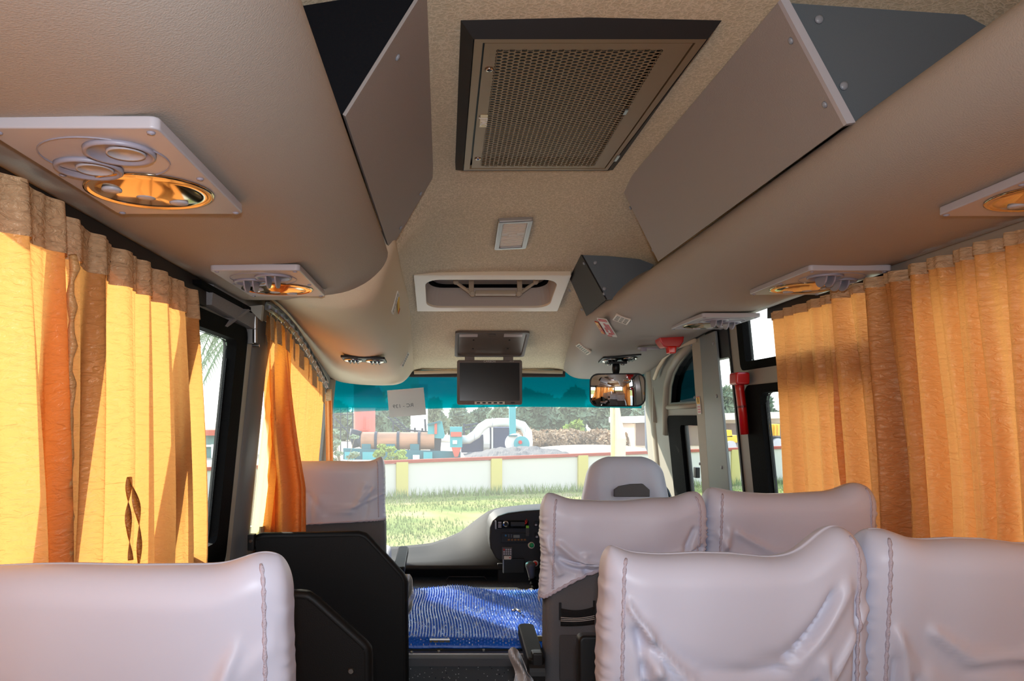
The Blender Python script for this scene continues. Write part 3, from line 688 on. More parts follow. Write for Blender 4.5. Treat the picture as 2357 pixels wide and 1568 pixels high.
MB().lathe([(.1, 0), (.1, .2)], Q(1197, 1018, -1.45), MY, 14).build('motor', red_p, fn)
MB().prism([Q(1188, 1030, -1.3), Q(1212, 1030, -1.3), Q(1218, 1044, -1.3), Q(1184, 1044, -1.3)], (0, .8, 0)).build('stand', teal, fn)
cs = thing('teal_chute', 'tall narrow teal chute rising behind the monitor', 'chute', Q(1180, 1030))
MB().prism([Q(1172, 930, -1), Q(1187, 930, -1), Q(1188, 1030, -1), Q(1174, 1030, -1)], (0, .35, 0)).build('chute_shaft', teal, cs)
MB().box(Q(1180, 1003, -1.05), (.24, .25, .03)).build('chute_flange', teal_d, cs)
sl = thing('red_silo', 'faded red cylindrical silo standing behind the drum', 'silo', P(839, 1020, 58))
MB().lathe([(.80, 0), (.80, 5.6)], P(839, 1020, 58) , n=24).build('silo_shell', mat('faded_red', (190, 100, 88), .8, var=.06, vscale=.5), sl)
MB().box(P(839, 990, 57.1), (.4, .1, .03)).build('weld_seam', orange, sl)
MB().box(P(839, 975, 57.1), (.02, .06, .5)).build('ladder_rail', orange, sl)
ws_ = thing('white_chimney', 'white round chimney behind the hopper right of the paper', 'chimney', P(965, 1020, 56))
MB().lathe([(.62, 0), (.62, 4.2)], P(965, 1020, 56), n=24).build('chimney_shell', whitep, ws_)
MB().lathe([(.66, 1.2), (.66, 1.3)], P(965, 1020, 56), n=24).build('chimney_band', grey_pl, ws_)
gt = thing('steel_gantry', 'thin grey steel gantry with diagonal stair left of the red silo', 'gantry', P(790, 1040, 50))
for px in (768, 784, 800, 812): MB().tube([P(px, 1040, 50), P(px, 935, 50)], .035, 6).build('gantry_post', darkm, gt)
for py in (955, 985): MB().tube([P(764, py, 50), P(814, py - 1, 50)], .03, 6).build('gantry_beam', darkm, gt)
MB().tube([P(764, 955, 49.8), P(806, 1000, 49.8)], .05, 6).build('stair', darkm, gt)
lt = thing('conveyor_arm', 'dark lattice conveyor arm slanting down behind the drum', 'conveyor', P(910, 1000, 50))
MB().tube([P(892, 960, 50), P(935, 998, 50)], .05, 6).build('chord', darkm, lt); MB().tube([P(902, 955, 50), P(945, 996, 50)], .05, 6).build('chord', darkm, lt)
for k in range(8):
    t_ = k / 8; MB().tube([P(892 + 43 * t_, 960 + 38 * t_, 50), P(902 + 43 * (t_ + .1), 955 + 41 * (t_ + .1), 50)], .03, 5).build('lattice', darkm, lt)
for px in (905, 940): MB().tube([P(px, 990 if px > 920 else 970, 50), P(px, 1041, 50)], .06, 6).build('support_leg', darkm, lt)
cm = thing('control_frame', 'dark tangle of platform rails above the drum end', 'platform', Q(960, 1000))
for a_, b_ in (((935, 990), (985, 995)), ((940, 1000), (940, 984)), ((955, 1000), (955, 985)), ((972, 1000), (972, 986)), ((980, 996), (978, 965)), ((1068, 1006), (1068, 975)), ((1068, 980), (1100, 975)), ((1066, 990), (1108, 981)), ((1084, 1004), (1084, 978))):
    MB().tube([Q(*a_, .5), Q(*b_, .5)], .06, 6).build('rail', darkm, cm)
# ash heap
def heap(u, v):
    x = XX(1070 + 260 * u, 40); y = 36 + 8 * v; h = math.sin(math.pi * u) ** .8 * math.sin(math.pi * v) * (.50 + .12 * noise.noise(Vector((x * 1.3, y * 1.3, 3)))) + .1 * noise.noise(Vector((x * 3, y * 3, 0)))
    return Vector((x, y, CZ - 2.05 + h))
tag(MB().grid(heap, 50, 16).build('ash_heap', mat('ash', (84, 80, 78), .95, bump=.5, nscale=8, var=.25, vscale=2.), smooth=False), 'grey ash heap just beyond the boundary wall', 'heap', kind='stuff')
# sandy bank
tag(MB().grid(lambda u, v: Vector((XX(1200 + 330 * u, 50), 44 + 12 * v, CZ - 2.33 + .55 * math.sin(math.pi * v) * math.sin(math.pi * u) ** .5)), 20, 8).build('sand_bank', gravel_m, smooth=True), 'pale sandy bank right of the white pipe', 'bank', kind='stuff')
# wrapped palm trunk
pt = thing('wrapped_palm', 'pale wrapped palm trunk standing behind the driver mirror', 'tree', P(1420, 1100, 22))
MB().tube([P(1408, 905, 22), P(1410, 1000, 22), P(1413, 1130, 22)], [.045, .06, .07], 8).build('stem', mat('yellow_bark', (206, 200, 140), .8), pt, smooth=True)
MB().tube([P(1418, 900, 22), P(1421, 960, 22), P(1427, 1010, 22), P(1424, 1130, 22)], [.04, .10, .17, .16], 9).build('wrapping', mat('dry_sheath', (214, 190, 164), .9, bump=.5, nscale=4, var=.12, vscale=4), pt, smooth=False)
# low building, loader and truck seen through right side windows
bd = thing('low_building', 'low cream building with flat roof behind the yellow vehicles at right', 'building', P(1700, 1040, 50))
cream = mat('cream_render', (214, 196, 176), .9); brown = mat('brown_opening', (120, 100, 90), .9)
MB().prism([P(1460, 975, 50), P(1830, 962, 50), P(1830, 1045, 50), P(1460, 1045, 50)], (0, 5, 0)).build('building_wall', cream, bd)
MB().prism([P(1455, 960, 49), P(1835, 948, 49), P(1835, 962, 49), P(1455, 974, 49)], (0, 7, 0)).build('roof_slab', mat('roof_slab', (224, 208, 186), .9), bd)
for px in (1480, 1520, 1600, 1640, 1677, 1710, 1745, 1785): MB().box(P(px, 1000, 49.95), (.45, .04, .7)).build('window', brown, bd)
yl = mat('yellow_paint', (226, 180, 50), .5); 
ld = thing('yellow_loader', 'yellow wheel loader parked seen through tall side window', 'vehicle', P(1690, 1035, 42))
MB().prism([P(1668, 1005, 42), P(1700, 1002, 42), P(1706, 1018, 42), P(1668, 1022, 42)], (0, 1.2, 0)).build('loader_body', yl, ld)
MB().prism([P(1672, 990, 42), P(1684, 990, 42), P(1686, 1006, 42), P(1672, 1006, 42)], (0, 1, 0)).build('cab', yl, ld)
for px in (1682, 1708): MB().lathe([(.26, -.1), (.26, .1)], P(px, 1026, 41.8), MY, 18).build('wheel', grey_pl, ld)
tr_ = thing('yellow_truck', 'yellow tipper truck body seen beside the right curtain edge', 'vehicle', P(1770, 1035, 42))
MB().prism([P(1755, 978, 42), P(1795, 976, 42), P(1795, 1003, 42), P(1757, 1003, 42)], (0, 1.6, 0)).build('tipper_body', yl, tr_)
for k in range(5): MB().box(P(1760 + k * 8, 990, 41.9), (.03, .04, .3)).build('body_rib', yl, tr_)
MB().box(P(1775, 1010, 42.5), (.5, .4, .1)).build('truck_frame', darkm, tr_)
for px in (1762, 1790): MB().lathe([(.3, -.1), (.3, .1)], P(px, 1022, 41.8), MY, 18).build('wheel', grey_pl, tr_)
# left: red roofed sheds and parked bus beyond door window, palm fronds
sh = thing('shed', 'long low shed with red roof and glass front seen through the door window', 'building', P(440, 1060, 45))
MB().prism([P(380, 1002, 45), P(530, 1002, 45), P(530, 1066, 45), P(380, 1066, 45)], (0, 5, 0)).build('shed_wall', mat('shed_green', (110, 140, 134), .7), sh)
MB().prism([P(380, 990, 44.5), P(530, 990, 44.5), P(530, 1003, 44.5), P(380, 1003, 44.5)], (0, 6, 0)).build('shed_roof', mat('shed_roof', (182, 92, 72), .8), sh)
MB().prism([P(380, 1024, 44.8), P(530, 1024, 44.8), P(530, 1029, 44.8), P(380, 1029, 44.8)], (0, .2, 0)).build('fascia', whitep, sh)
for k in range(6): MB().box(P(395 + k * 24, 1045, 44.9), (.1, .08, .55)).build('post', whitep, sh)
pf = thing('palm_frond', 'feathery palm fronds hanging outside the passenger door window', 'palm', P(430, 760, 9))
rr = random.Random(2)
MB().tube([P(572, 640, 9.1), P(573, 900, 9.1), (XX(574, 9.1), 9.1, CZ + GZ)], [.06, .08, .10], 8).build('trunk', bark, pf, smooth=True)
for k in range(7):
    mb = MB(); a0 = P(560 + rr.uniform(-40, 60), 690 + rr.uniform(-60, 60), 9); a1 = P(440 + rr.uniform(-20, 40), 800 + k * 16, 9.2); mid = (a0 + a1) / 2 + Vector((0, 0, .25)); pts = []
    for i in range(26):
        t_ = i / 25; p = a0 * (1 - t_) ** 2 + mid * 2 * t_ * (1 - t_) + a1 * t_ * t_; pts.append(p)
    mb.tube(pts, .008, 5)
    for i, p in enumerate(pts[3:]):
        for s in (-1, 1):
            l = .32 * (1 - i / 34); q = p + Vector((s * l * .45, rr.uniform(-.1, .1), -l)); o = len(mb.v)
            mb.v += [tuple(p), tuple(p + Vector((.014, 0, 0))), tuple(q)]; mb.f.append((o, o + 1, o + 2))
    mb.build('frond', leaf_ms[0], pf, fix=False)
# outside rear view mirror at right
om = thing('wing_mirror', 'dark outside mirror seen at the right edge of the windshield', 'mirror', P(1495, 1045, 5.6))
MB().prism([P(1487, 935, 5.6), P(1505, 925, 5.6), P(1508, 1050, 5.6), P(1497, 1048, 5.6), P(1489, 1030, 5.6)], (0, .06, 0)).build('housing', mat('mirror_housing', (50, 62, 84), .4), om, bevel=.01)
MB().tube([P(1500, 930, 5.65), P(1510, 880, 5.6), P(1522, 862, 4.98)], .012, 8).build('arm', black, om, smooth=True)
# ================================================================== INTERIOR FITTINGS
bpy.context.view_layer.update()
def hit(obj, px, py):
    """where the sight line through a photo point meets a finished surface"""
    dg = bpy.context.evaluated_depsgraph_get(); e = obj.evaluated_get(dg); mi = e.matrix_world.inverted()
    o = Vector((0, 0, CZ)); d = Vector(((px - VX) / F, 1, (VY - py) / F)).normalized()
    ok, loc, nor, i = e.ray_cast(mi @ o, (mi.to_3x3() @ d).normalized())
    if not ok: print('MISS', obj.name, px, py); return P(px, py, 3), Vector((0, -1, 0))
    loc = e.matrix_world @ loc; nor = (e.matrix_world.to_3x3() @ nor).normalized()
    if nor.dot(d) > 0: nor = -nor
    return loc, nor
def surfM(nor, xa):
    za = nor.normalized(); xa = Vector(xa); xa = (xa - za * xa.dot(za)).normalized(); return Matrix((xa, za.cross(xa), za)).transposed()
ducts = [o for o in bpy.data.objects if o.name.startswith('overhead_duct')]
duct_r, duct_l = ducts[0], ducts[1]; cove_l = bpy.data.objects['front_cove']

# ---- overhead service units
def unit(xin, xout, yc, zb, label, openv, group='overhead service units'):
    s = 1 if xout > xin else -1; xc = (xin + xout) / 2; hx = abs(xout - xin) / 2; hy = .214
    t = thing('service_unit', label, 'air vent panel', (xc, yc, CZ + zb), group)
    DN = Matrix(((1, 0, 0), (0, -1, 0), (0, 0, -1)))    # local z points down
    def L(x, y, z): return Vector((xc + s * x, yc + y, CZ + zb - z))
    MB().plate(L(0, 0, -.004), hx, hy, .017, DN, r=.012).build('mounting_plate', grey_pl, t, bevel=.003)
    # x: + is outboard; layout copied from the left unit nearest the lens
    MB().lathe([(.0885, .0), (.0885, .0015), (.0865, .0015), (.0865, .0)], L(.004, -.096, .013), DN, 40, False, False).build('vent_ring', vent_pl, t, smooth=False)
    for vx, vy in ((-.029, -.126), (.046, -.056)):
        v = MB().lathe([(.049, 0), (.048, .005), (.0455, .0065), (.042, .005), (.040, .0015), (.0, .0015)], L(vx, vy, .013), DN, 28, True, True).build('air_vent', vent_pl, t, smooth=True)
        if openv:
            for k, off in enumerate((-.016, .008)):
                mb = MB(); N = 12
                arc = [(.034 * math.cos(math.pi * i / N), .030 * math.sin(math.pi * i / N)) for i in range(N + 1)]
                mb.ring_loft([[L(vx + off * s * s + .003, vy + a, .014 + b_) for a, b_ in arc], [L(vx + off + .007, vy + a, .014 + b_) for a, b_ in arc]])
                mb.build('vent_flap', vent_pl, v)
        else:
            MB().lathe([(.027, 0), (.026, .0035), (.0235, .0035), (.023, .002), (.0, .002)], L(vx - .008, vy + .002, .014), DN, 24).build('vent_flap', grey_pl, v, smooth=True)
    lens = MB().lathe([(.102, 0), (.102, .003), (.097, .004), (.094, .002), (.08, .005), (.05, .009), (.0, .011)], L(.002, .070, .0125), DN, 44).build('lamp_bowl', mirror_m, t, smooth=True)
    for bx, by in ((.049, .049), (.009, .089), (-.033, .124)):
        MB().lathe([(.0155, 0), (.0155, .004), (.011, .0055), (.0, .006)], L(bx, by - .018, .019), DN, 18).build('push_button', grey_pl, lens, smooth=True)
    for sx, sy in ((-.100, -.198), (.100, -.198), (-.102, .0), (.102, -.02), (-.103, .203), (.103, .203)):
        MB().lathe([(.006, 0), (.005, .002), (0, .003)], L(sx, sy, .013), DN, 10).build('screw', vent_pl, t, smooth=True)
    return t
mirror_m = mat('mirror_chrome', (196, 172, 138), .09, metal=1.)
unit(-.370, -.600, 1.221, .385, 'left service panel nearest the viewer, vents closed over gold lamp bowl', False)
unit(-.370, -.600, 2.200, .385, 'smaller left service panel near the duct nose with open vent flaps', True)
unit(.985, 1.215, 1.353, .415, 'service panel cut off by the right edge of the photo', False)
unit(1.000, 1.230, 2.362, .415, 'middle right service panel with open vent flaps above the curtain', True)
unit(1.000, 1.230, 3.26, .402, 'farthest right service panel above the narrow window', True)

# ---- duct closing panels
def rayplane(px, py, p0, nor):
    o = Vector((0, 0, CZ)); d = Vector(((px - VX) / F, 1, (VY - py) / F)); t = (p0 - o).dot(nor) / d.dot(nor); return o + d * t
def dpanel(name, pts, m, label, bolts, inward, cap=None, capm=None, capb=(), flange=False, br=.007, cat='panel'):
    A0, A1, A2, A3 = pts; nor = (A1 - A0).cross(A3 - A0).normalized()
    if nor.dot(Vector((inward, 0, -1))) < 0: nor = -nor
    t = thing(name, label, cat, A0)
    MB().prism([p + nor * .001 for p in pts], -nor * .007).build('board', m, t, bevel=.001)
    for px, py in bolts: bolt(rayplane(px, py, A0, nor) + nor * .001, nor, br, t)
    if cap:
        MB().prism(cap, (0, .008, 0)).build('end_board', capm, t, bevel=.001)
        for px, py in capb: bolt(P(px, py, cap[0].y - .0005), (0, -1, 0), br * 1.25, t)
    if flange:
        MB().prism([A0 + nor * .001, A3 + nor * .001, A3 + Vector((.010, -.001, .0)) + nor * -.004, A0 + Vector((.012, -.001, 0)) + nor * -.004], (0, -.012, 0)).build('edge_flange', grey_pl, t)
    return t
dpanel('duct_panel', [Vector((-.186, 1.45, CZ + .558)), Vector((-.186, 2.62, CZ + .558)), Vector((-.04, 2.60, CZ + .80)), Vector((-.035, 1.45, CZ + .80))], panel_m,
       'grey taupe flat panel closing the left duct beside the ceiling grille', [(913, 131), (967, 445), (921, 523)], 1,
       [Vector((-.185, 1.452, CZ + .56)), Vector((-.04, 1.452, CZ + .81)), Vector((-.5, 1.452, CZ + .78)), Vector((-.6, 1.452, CZ + .66)), Vector((-.3, 1.452, CZ + .60))], dark_cloth)
dpanel('duct_panel', [Vector((.767, 1.504, CZ + .56)), Vector((.767, 2.816, CZ + .56)), Vector((.613, 2.72, CZ + .798)), Vector((.640, 1.504, CZ + .798))], panel_m,
       'large taupe panel closing the right duct beside the ceiling grille', [(1822, 93), (1900, 240), (1452, 478), (1504, 575)], -1,
       [Vector((.767, 1.506, CZ + .56)), Vector((.640, 1.506, CZ + .80)), Vector((1.11, 1.506, CZ + .785)), Vector((1.12, 1.506, CZ + .66)), Vector((.9, 1.506, CZ + .60))], grey_paint, [(1885, 45), (1942, 198)], True)
dpanel('speaker_box', [P(1395, 690, 3.3), P(1350, 728, 3.54), P(1311, 640, 3.54), P(1336, 583, 3.3)], mat('dark_brown_board', (30, 25, 23), .55),
       'small wedge shaped box with dark brown face and blue grey side at right', [(1312, 668), (1340, 712), (1391, 676), (1345, 606)], -1,
       [P(1336, 583, 3.302), P(1395, 690, 3.302), P(1440, 690, 3.302), P(1512, 601, 3.302)], grey_paint, [(1370, 605), (1391, 665)], br=.007, cat='box')

# ---- return air grille
gr = thing('air_return_grille', 'black bezelled ceiling grille with perforated metal filter panel', 'air grille', (.29, 2.06, CZ + .80))
zt, zb = CZ + .806, CZ + .775
o_ = [(.026, 1.574), (.562, 1.574), (.551, 2.549), (.026, 2.549)]; i_ = [(.058, 1.604), (.539, 1.604), (.512, 2.462), (.056, 2.462)]
i2 = [(.060, 1.606), (.537, 1.606), (.510, 2.460), (.058, 2.460)]
MB().ring_loft([[Vector((x, y, zt)) for x, y in o_], [Vector((x, y, zb)) for x, y in i_], [Vector((x, y, zb + .012)) for x, y in i2]], cap0=False, cap1=False).build('bezel', black_frame, gr)
# inner metal rim
i3 = [(.078, 1.622), (.519, 1.622), (.500, 2.446), (.076, 2.446)]
MB().ring_loft([[Vector((x, y, zb + .001)) for x, y in i2], [Vector((x, y, zb + .001)) for x, y in i3], [Vector((x, y, zb + .012)) for x, y in i3]], cap0=False, cap1=False).build('inner_rim', anod, gr)
MB().box((.29, 2.03, zb + .02), (.24, .43, .001)).build('dark_backing', black, gr)
# perforated sheet: real holes in a honeycomb
mb = MB(); dn = .0150; s_ = dn * math.sqrt(3); rh = .0061; Rr = dn / math.sqrt(3); zc = zb + .002
x0, x1, y0, y1 = .116, .466, 1.66, 2.428
cols = int((x1 - x0) / (s_ / 2)) + 1
vs = []; fs = []
for c_ in range(cols):
    x = x0 + c_ * s_ / 2
    r0 = 0 if c_ % 2 == 0 else .5
    rows = int((y1 - y0) / dn)
    for r_ in range(rows):
        y = y0 + (r_ + r0) * dn; o = len(vs)
        for k in range(12):
            a = 2 * math.pi * k / 12; R2_ = Rr if k % 2 == 0 else Rr * math.cos(math.pi / 6)
            vs.append((x + R2_ * math.cos(a), y + R2_ * math.sin(a), zc))
        for zz in (zc, zc + .0016):
            for k in range(12): a = 2 * math.pi * k / 12; vs.append((x + rh * math.cos(a), y + rh * math.sin(a), zz))
        for k in range(12):
            j = (k + 1) % 12; fs.append((o + k, o + j, o + 12 + j, o + 12 + k)); fs.append((o + 12 + k, o + 12 + j, o + 24 + j, o + 24 + k))
mb.v = vs; mb.f = fs; pf_ = mb.build('perforated_sheet', anod, gr, fix=False)
# plain margins round the perforation
xl, xr_, ya_, yb_ = x0 - Rr * .5, x0 + (cols - 1) * s_ / 2 + Rr * .5, y0 - dn * .25, y0 + (rows - .25) * dn
for (a, b_, c_, d_) in ((.082, 1.626, xl, 2.442), (xr_, 1.626, .515, 2.442), (xl, 1.626, xr_, ya_), (xl, yb_, xr_, 2.442)):
    if c_ > a and d_ > b_:
        top = [(a, b_), (c_, b_), (c_ if c_ < .5 else .497, d_), (a, d_)] if c_ > .5 else [(a, b_), (c_, b_), (c_, d_), (a, d_)]
        MB().prism([Vector((x, y, zc)) for x, y in top], (0, 0, .0015)).build('panel_margin', anod, gr)
for px, py in ((1126, 160), (1100, 365)):
    c = rayplane(px, py, Vector((0, 0, zc)), Vector((0, 0, 1))); sc_ = MB().lathe([(.010, 0), (.010, .002), (.006, .004), (.0, .005)], c, Matrix(((1, 0, 0), (0, -1, 0), (0, 0, -1))), 14).build('turn_screw', chrome, gr, smooth=True)
for px, py, l in ((1440, 255, .03), (1420, 362, .05)):
    c = rayplane(px, py, Vector((0, 0, zc)), Vector((0, 0, 1))); MB().box(c - Vector((0, 0, .003)), (.004, l / 2, .002)).build('spring_clip', steel, gr)
c = rayplane(1113, 278, Vector((0, 0, zc)), Vector((0, 0, 1)))
stk = MB().box(c - Vector((0, 0, .001)), (.0095, .042, .0006)).build('badge', mat('silver_badge', (214, 190, 150), .4, metal=.3), gr)
ORG[stk.name] = ORG[gr.name]
text('JTAC', c - Vector((0, -.004, .0022)), axes((0, 1, 0), (1, 0, 0)), .026, mat('badge_white', (245, 240, 232), .5), gr, name='badge_lettering')

# ---- ceiling lamp, hatch and screen
# openings for the roof hatch are cut out of the ceiling
SL = Vector((0, .43, -.101)); hc = Vector((.209, 3.685, CZ + .592)); MH = axes((1, 0, 0), SL)      # local z points up
cut = MB(); cut.plate(hc + MH @ Vector((0, 0, -.06)), .300, .175, .16, MH, r=.07, seg=6); co = cut.build('cutter', black)
bo = ceiling.modifiers.new('b', 'BOOLEAN'); bo.operation = 'DIFFERENCE'; bo.object = co; bo.solver = 'EXACT'
bpy.context.view_layer.update()
me = bpy.data.meshes.new_from_object(ceiling.evaluated_get(bpy.context.evaluated_depsgraph_get())); ceiling.modifiers.clear(); ceiling.data = me; bpy.data.objects.remove(co)
hatch_lin = mat('hatch_plastic', (226, 210, 186), .35, spec=.5); hatch_in = mat('hatch_recess_grey', (186, 174, 164), .4)
ht = thing('roof_hatch', 'cream framed roof hatch with a beige pull handle in the ceiling', 'hatch', hc)
MB().frame(hc + MH @ Vector((0, 0, .004)),   .350, .222, .300, .172, -.020, MH, r=.006, ri=.07, seg=6).build('hatch_frame', hatch_lin, ht, bevel=.003)
def hr(ix, iy, z, r=.07): return [hc + MH @ Vector((x, y, z)) for x, y in rrect(ix, iy, r, 6)]
MB().ring_loft([hr(.300, .172, -.006), hr(.296, .170, .05), hr(.290, .168, .09)], cap0=False, cap1=False).build('recess_wall', hatch_in, ht, smooth=False)
MB().ring_loft([hr(.292, .169, .088), hr(.274, .152, .086), hr(.274, .152, .10)], cap0=False, cap1=False).build('seal', rubber, ht)
MB().ring_loft([hr(.29, .168, .1), hr(.29, .168, .104)]).build('lid', mat('hatch_lid', (150, 142, 132), .2, spec=.6), ht)
hh = MB()
def hp_(x, y, z): return hc + MH @ Vector((x, y, z))
hm = mat('hatch_handle_beige', (176, 158, 136), .45)
MB().box(hp_(.03, .03, .004), (.097, .014, .010), MH).build('handle_bar', hm, ht, bevel=.004)
for sx in (-.085, .145): MB().prism([hp_(sx - .012, .03, 0), hp_(sx + .012, .03, 0), hp_(sx + .012, .02, .10), hp_(sx - .012, .02, .10)], MH @ Vector((0, .012, 0))).build('handle_post', hm, ht, bevel=.002)
MB().box(hp_(.03, .02, .094), (.11, .02, .008), MH).build('handle_base', hm, ht, bevel=.003)
for sgn in (-1, 1):
    a0 = hp_(.03 + sgn * .11, .04, .003); a1 = hp_(.03 + sgn * .19, .02, .055)
    MB().tube([a0, a1], .008, 8).build('arm', hm, ht, smooth=False)
    for q in (a0, a1): MB().lathe([(.013, 0), (.013, .012), (.009, .014)], q + Vector((0, -.004, 0)), MY, 12).build('pivot', hm, ht)

# dome lamp
lc, ln = hit(ceiling, 1180, 535); ML = surfM(ln, (1, 0, 0)); 
lm = thing('ceiling_lamp', 'rectangular chrome edged ceiling lamp with ribbed clear lens', 'lamp', lc)
MB().frame(lc, .066, .135, .046, .112, .016, ML, r=.008, ri=.006).build('lamp_frame', mat('silver_plastic', (168, 164, 160), .3, metal=.5), lm, bevel=.004)
MB().plate(lc, .048, .114, .010, ML, r=.004).build('lens', mat('ribbed_lens', (206, 190, 170), .25, bump=.1), lm)
for k in range(18): 
    if not 8 <= k <= 9: MB().box(lc + ML @ Vector((0, -.1 + k * .0118, .0105)), (.043, .0018, .0014), ML).build('lens_rib', mat('lens_rib', (225, 212, 196), .2), lm)
MB().box(lc + ML @ Vector((0, .001, .012)), (.016, .006, .003), ML).build('switch', white_pl, lm, bevel=.001)

# flip down screen
b0 = P(1130, 766, 4.25); b1 = P(1130, 822, 4.58); SLm = (b1 - b0); MM = axes((1, 0, 0), SLm); mc = (b0 + b1) / 2; hy = SLm.length / 2
sc_d = mat('screen_shell_taupe', (100, 90, 82), .5, bump=.05, nscale=300); sc_i = mat('screen_tray', (112, 100, 90), .35, metal=.2)
mo = thing('flip_down_monitor', 'taupe flip down video monitor hanging open from the ceiling', 'monitor', mc)
MB().frame(mc, .203, hy, .184, hy - .018, .045, MM, r=.02, ri=.02).build('tray_rim', sc_d, mo, bevel=.004)
MB().plate(mc + MM @ Vector((0, 0, .006)), .19, hy - .01, .01, MM, r=.02).build('tray_back', sc_i, mo)
for sx in (-.130, .115): MB().box(mc + MM @ Vector((sx, -hy + .045, .004)), (.05, .016, .003), MM).build('tray_lamp', mat('tray_lamp', (190, 180, 175), .3), mo)
MB().lathe([(.02, 0), (.02, -.003)], mc + MM @ Vector((0, -hy + .045, .005)), MM, 18).build('release_button', sc_d, mo)
for sx, sy in ((-.1, -.06), (.1, -.06), (-.1, .06), (.1, .06)): MB().lathe([(.005, 0), (.005, -.002)], mc + MM @ Vector((sx, sy, .006)), MM, 8).build('tray_screw', black, mo)
sd = 4.58; scx = (XX(1052, sd) + XX(1202, sd)) / 2; shx = (XX(1202, sd) - XX(1052, sd)) / 2; zt_, zb_ = ZZ(829, sd), ZZ(932, sd); sm = Vector((scx, sd, (zt_ + zb_) / 2)); shz = (zt_ - zb_) / 2
MV = axes((1, 0, 0), (0, .02, 1))
bz = MB().plate(sm + Vector((0, .022, 0)), shx, shz, .022, MV, r=.012).build('screen_shell', sc_d, mo, bevel=.003)
ORG[bz.name] = ORG[mo.name]
MB().plate(sm + MV @ Vector((0, .004, 0)), shx - .016, shz - .020, .0015, MV, r=.003).build('display', black_gloss, mo)
for px in (1081, 1170): MB().box((XX(px, sd), sd + .01, ZZ(822, sd)), (.028, .016, .022)).build('hinge', sc_d, mo, bevel=.003)
MB().box(sm + MV @ Vector((0, -shz + .011, .001)), (.088, .008, .0012), MV).build('button_strip', white_pl, bz)
for k in range(5): MB().plate(sm + MV @ Vector((-.066 + k * .033, -shz + .011, .001)), .0105, .0045, .004, MV, r=.004).build('button', black, bz)
MB().plate(sm + MV @ Vector((.135, -shz + .012, .0)), .012, .004, .004, MV, r=.004).build('button', black, bz)
text('CARBON', sm + MV @ Vector((0, shz - .0085, .0012)), MV, .017, mat('badge_grey', (190, 186, 182), .4), mo)
text('CRM-1102', sm + MV @ Vector((.13, shz - .007, .0012)), MV, .006, mat('badge_grey', (190, 186, 182), .4), mo)

# ---- louvre vents and blower outlets
def louvre(obj, px, py, label, xa, hs=.034, hs2=.034):
    c, nn = hit(obj, px, py); M = surfM(nn, xa); t = thing('louvre_vent', label, 'air vent', c, 'small square louvre vents')
    MB().frame(c - nn * .004, hs, hs2, hs * .80, hs2 * .84, .0085, M, r=.003, ri=.001).build('vent_frame', white_pl, t, bevel=.001)
    MB().plate(c - nn * .002, hs * .8, hs2 * .85, .0048, M, r=.001).build('dark_core', black, t)
    for k in range(5): MB().box(c + M @ Vector((0, (-.56 + .28 * k) * hs2, .0031)), (hs * .8, .0016, .0006), M).build('slat', white_pl, t)
    for k in (-1, 1): MB().box(c + M @ Vector((k * hs * .27, 0, .0032)), (.0018, hs2 * .8, .0006), M).build('bar', white_pl, t)
louvre(cove_l, 909, 697, 'square louvre vent on the left cove nearest the duct nose', (0, 1, 0), .042, .045)
louvre(cove_l, 932, 828, 'square louvre vent on the left cove above the windshield', (0, 1, 0), .042, .045)
louvre(duct_r, 1431, 735, 'square louvre vent on the right duct beside the red label', (1, 0, .2), .033, .040)
louvre(duct_r, 1343, 803, 'square louvre vent on the right duct above the teal band', (0, 1, 0), .045, .040)
def blower(obj, px, py, label, hx=.105, hy=.07):
    c, nn = hit(obj, px, py); M = surfM(nn, (1, 0, 0)); t = thing('blower_outlet', label, 'air vent', c, 'black twin blower outlets')
    MB().plate(c - nn * .004, hx, hy, .012, M, r=.008).build('outlet_plate', black, t, bevel=.003)
    for sx in (-.5, .5):
        v = MB().lathe([(.044, 0), (.044, .004), (.040, .007), (.035, .004)], c + M @ Vector((sx * hx, 0, .008)), M, 24).build('chrome_ring', chrome, t, smooth=True)
        for k in range(3): MB().box(c + M @ Vector((sx * hx + (k - 1) * .018, 0, .014)), (.003, .03, .010), M @ Matrix.Rotation(.5, 3, 'Y')).build('vane', black, v)
    for sx, sy in ((-1, -1), (1, -1), (-1, 1), (1, 1)): MB().lathe([(.004, 0), (0, .002)], c + M @ Vector((sx * hx * .92, sy * hy * .85, .008)), M, 8).build('screw', steel, t)
blower(cove_l, 838, 826, 'black twin blower outlet under the left front cove')
blower(duct_r, 1426, 824, 'black twin blower outlet above the driver mirror')

# ---- labels stuck on the ducts
def sticker(obj, px, py, hx, hy, xa, m, label, deco):
    c, nn = hit(obj, px, py)
    if len(xa) == 4:
        e0, _ = hit(obj, xa[0], xa[1]); e1, _ = hit(obj, xa[2], xa[3]); xa = e1 - e0; hx = xa.length / 2; c, nn = hit(obj, (e0.x / e0.y + e1.x / e1.y) / 2 * F + VX, VY - ((e0.z - CZ) / e0.y + (e1.z - CZ) / e1.y) / 2 * F)
    M = surfM(nn, xa); c = c + nn * .004; t = thing('sticker', label, 'sticker', c)
    MB().plate(c - nn * .001, hx, hy, .003, M, r=.003).build('label_sheet', m, t)
    for (x, y, w_, h_, mm_) in deco: MB().box(c + M @ Vector((x * hx, y * hy, .0025)), (w_ * hx, h_ * hy, .0006), M).build('print', mm_, t)
    return t, c, M
fw = P(1420, 780, 4.05) - P(1385, 728, 3.35)
rows = [(-.82, 0, .12, .8, red_p), (.1, .5, .5, .28, red_p), (-.15, -.1, .35, .2, red_p), (.25, -.45, .25, .2, red_p), (.62, .2, .05, .6, red_p), (.74, -.1, .03, .5, red_p), (.93, -.5, .06, .45, red_p)]
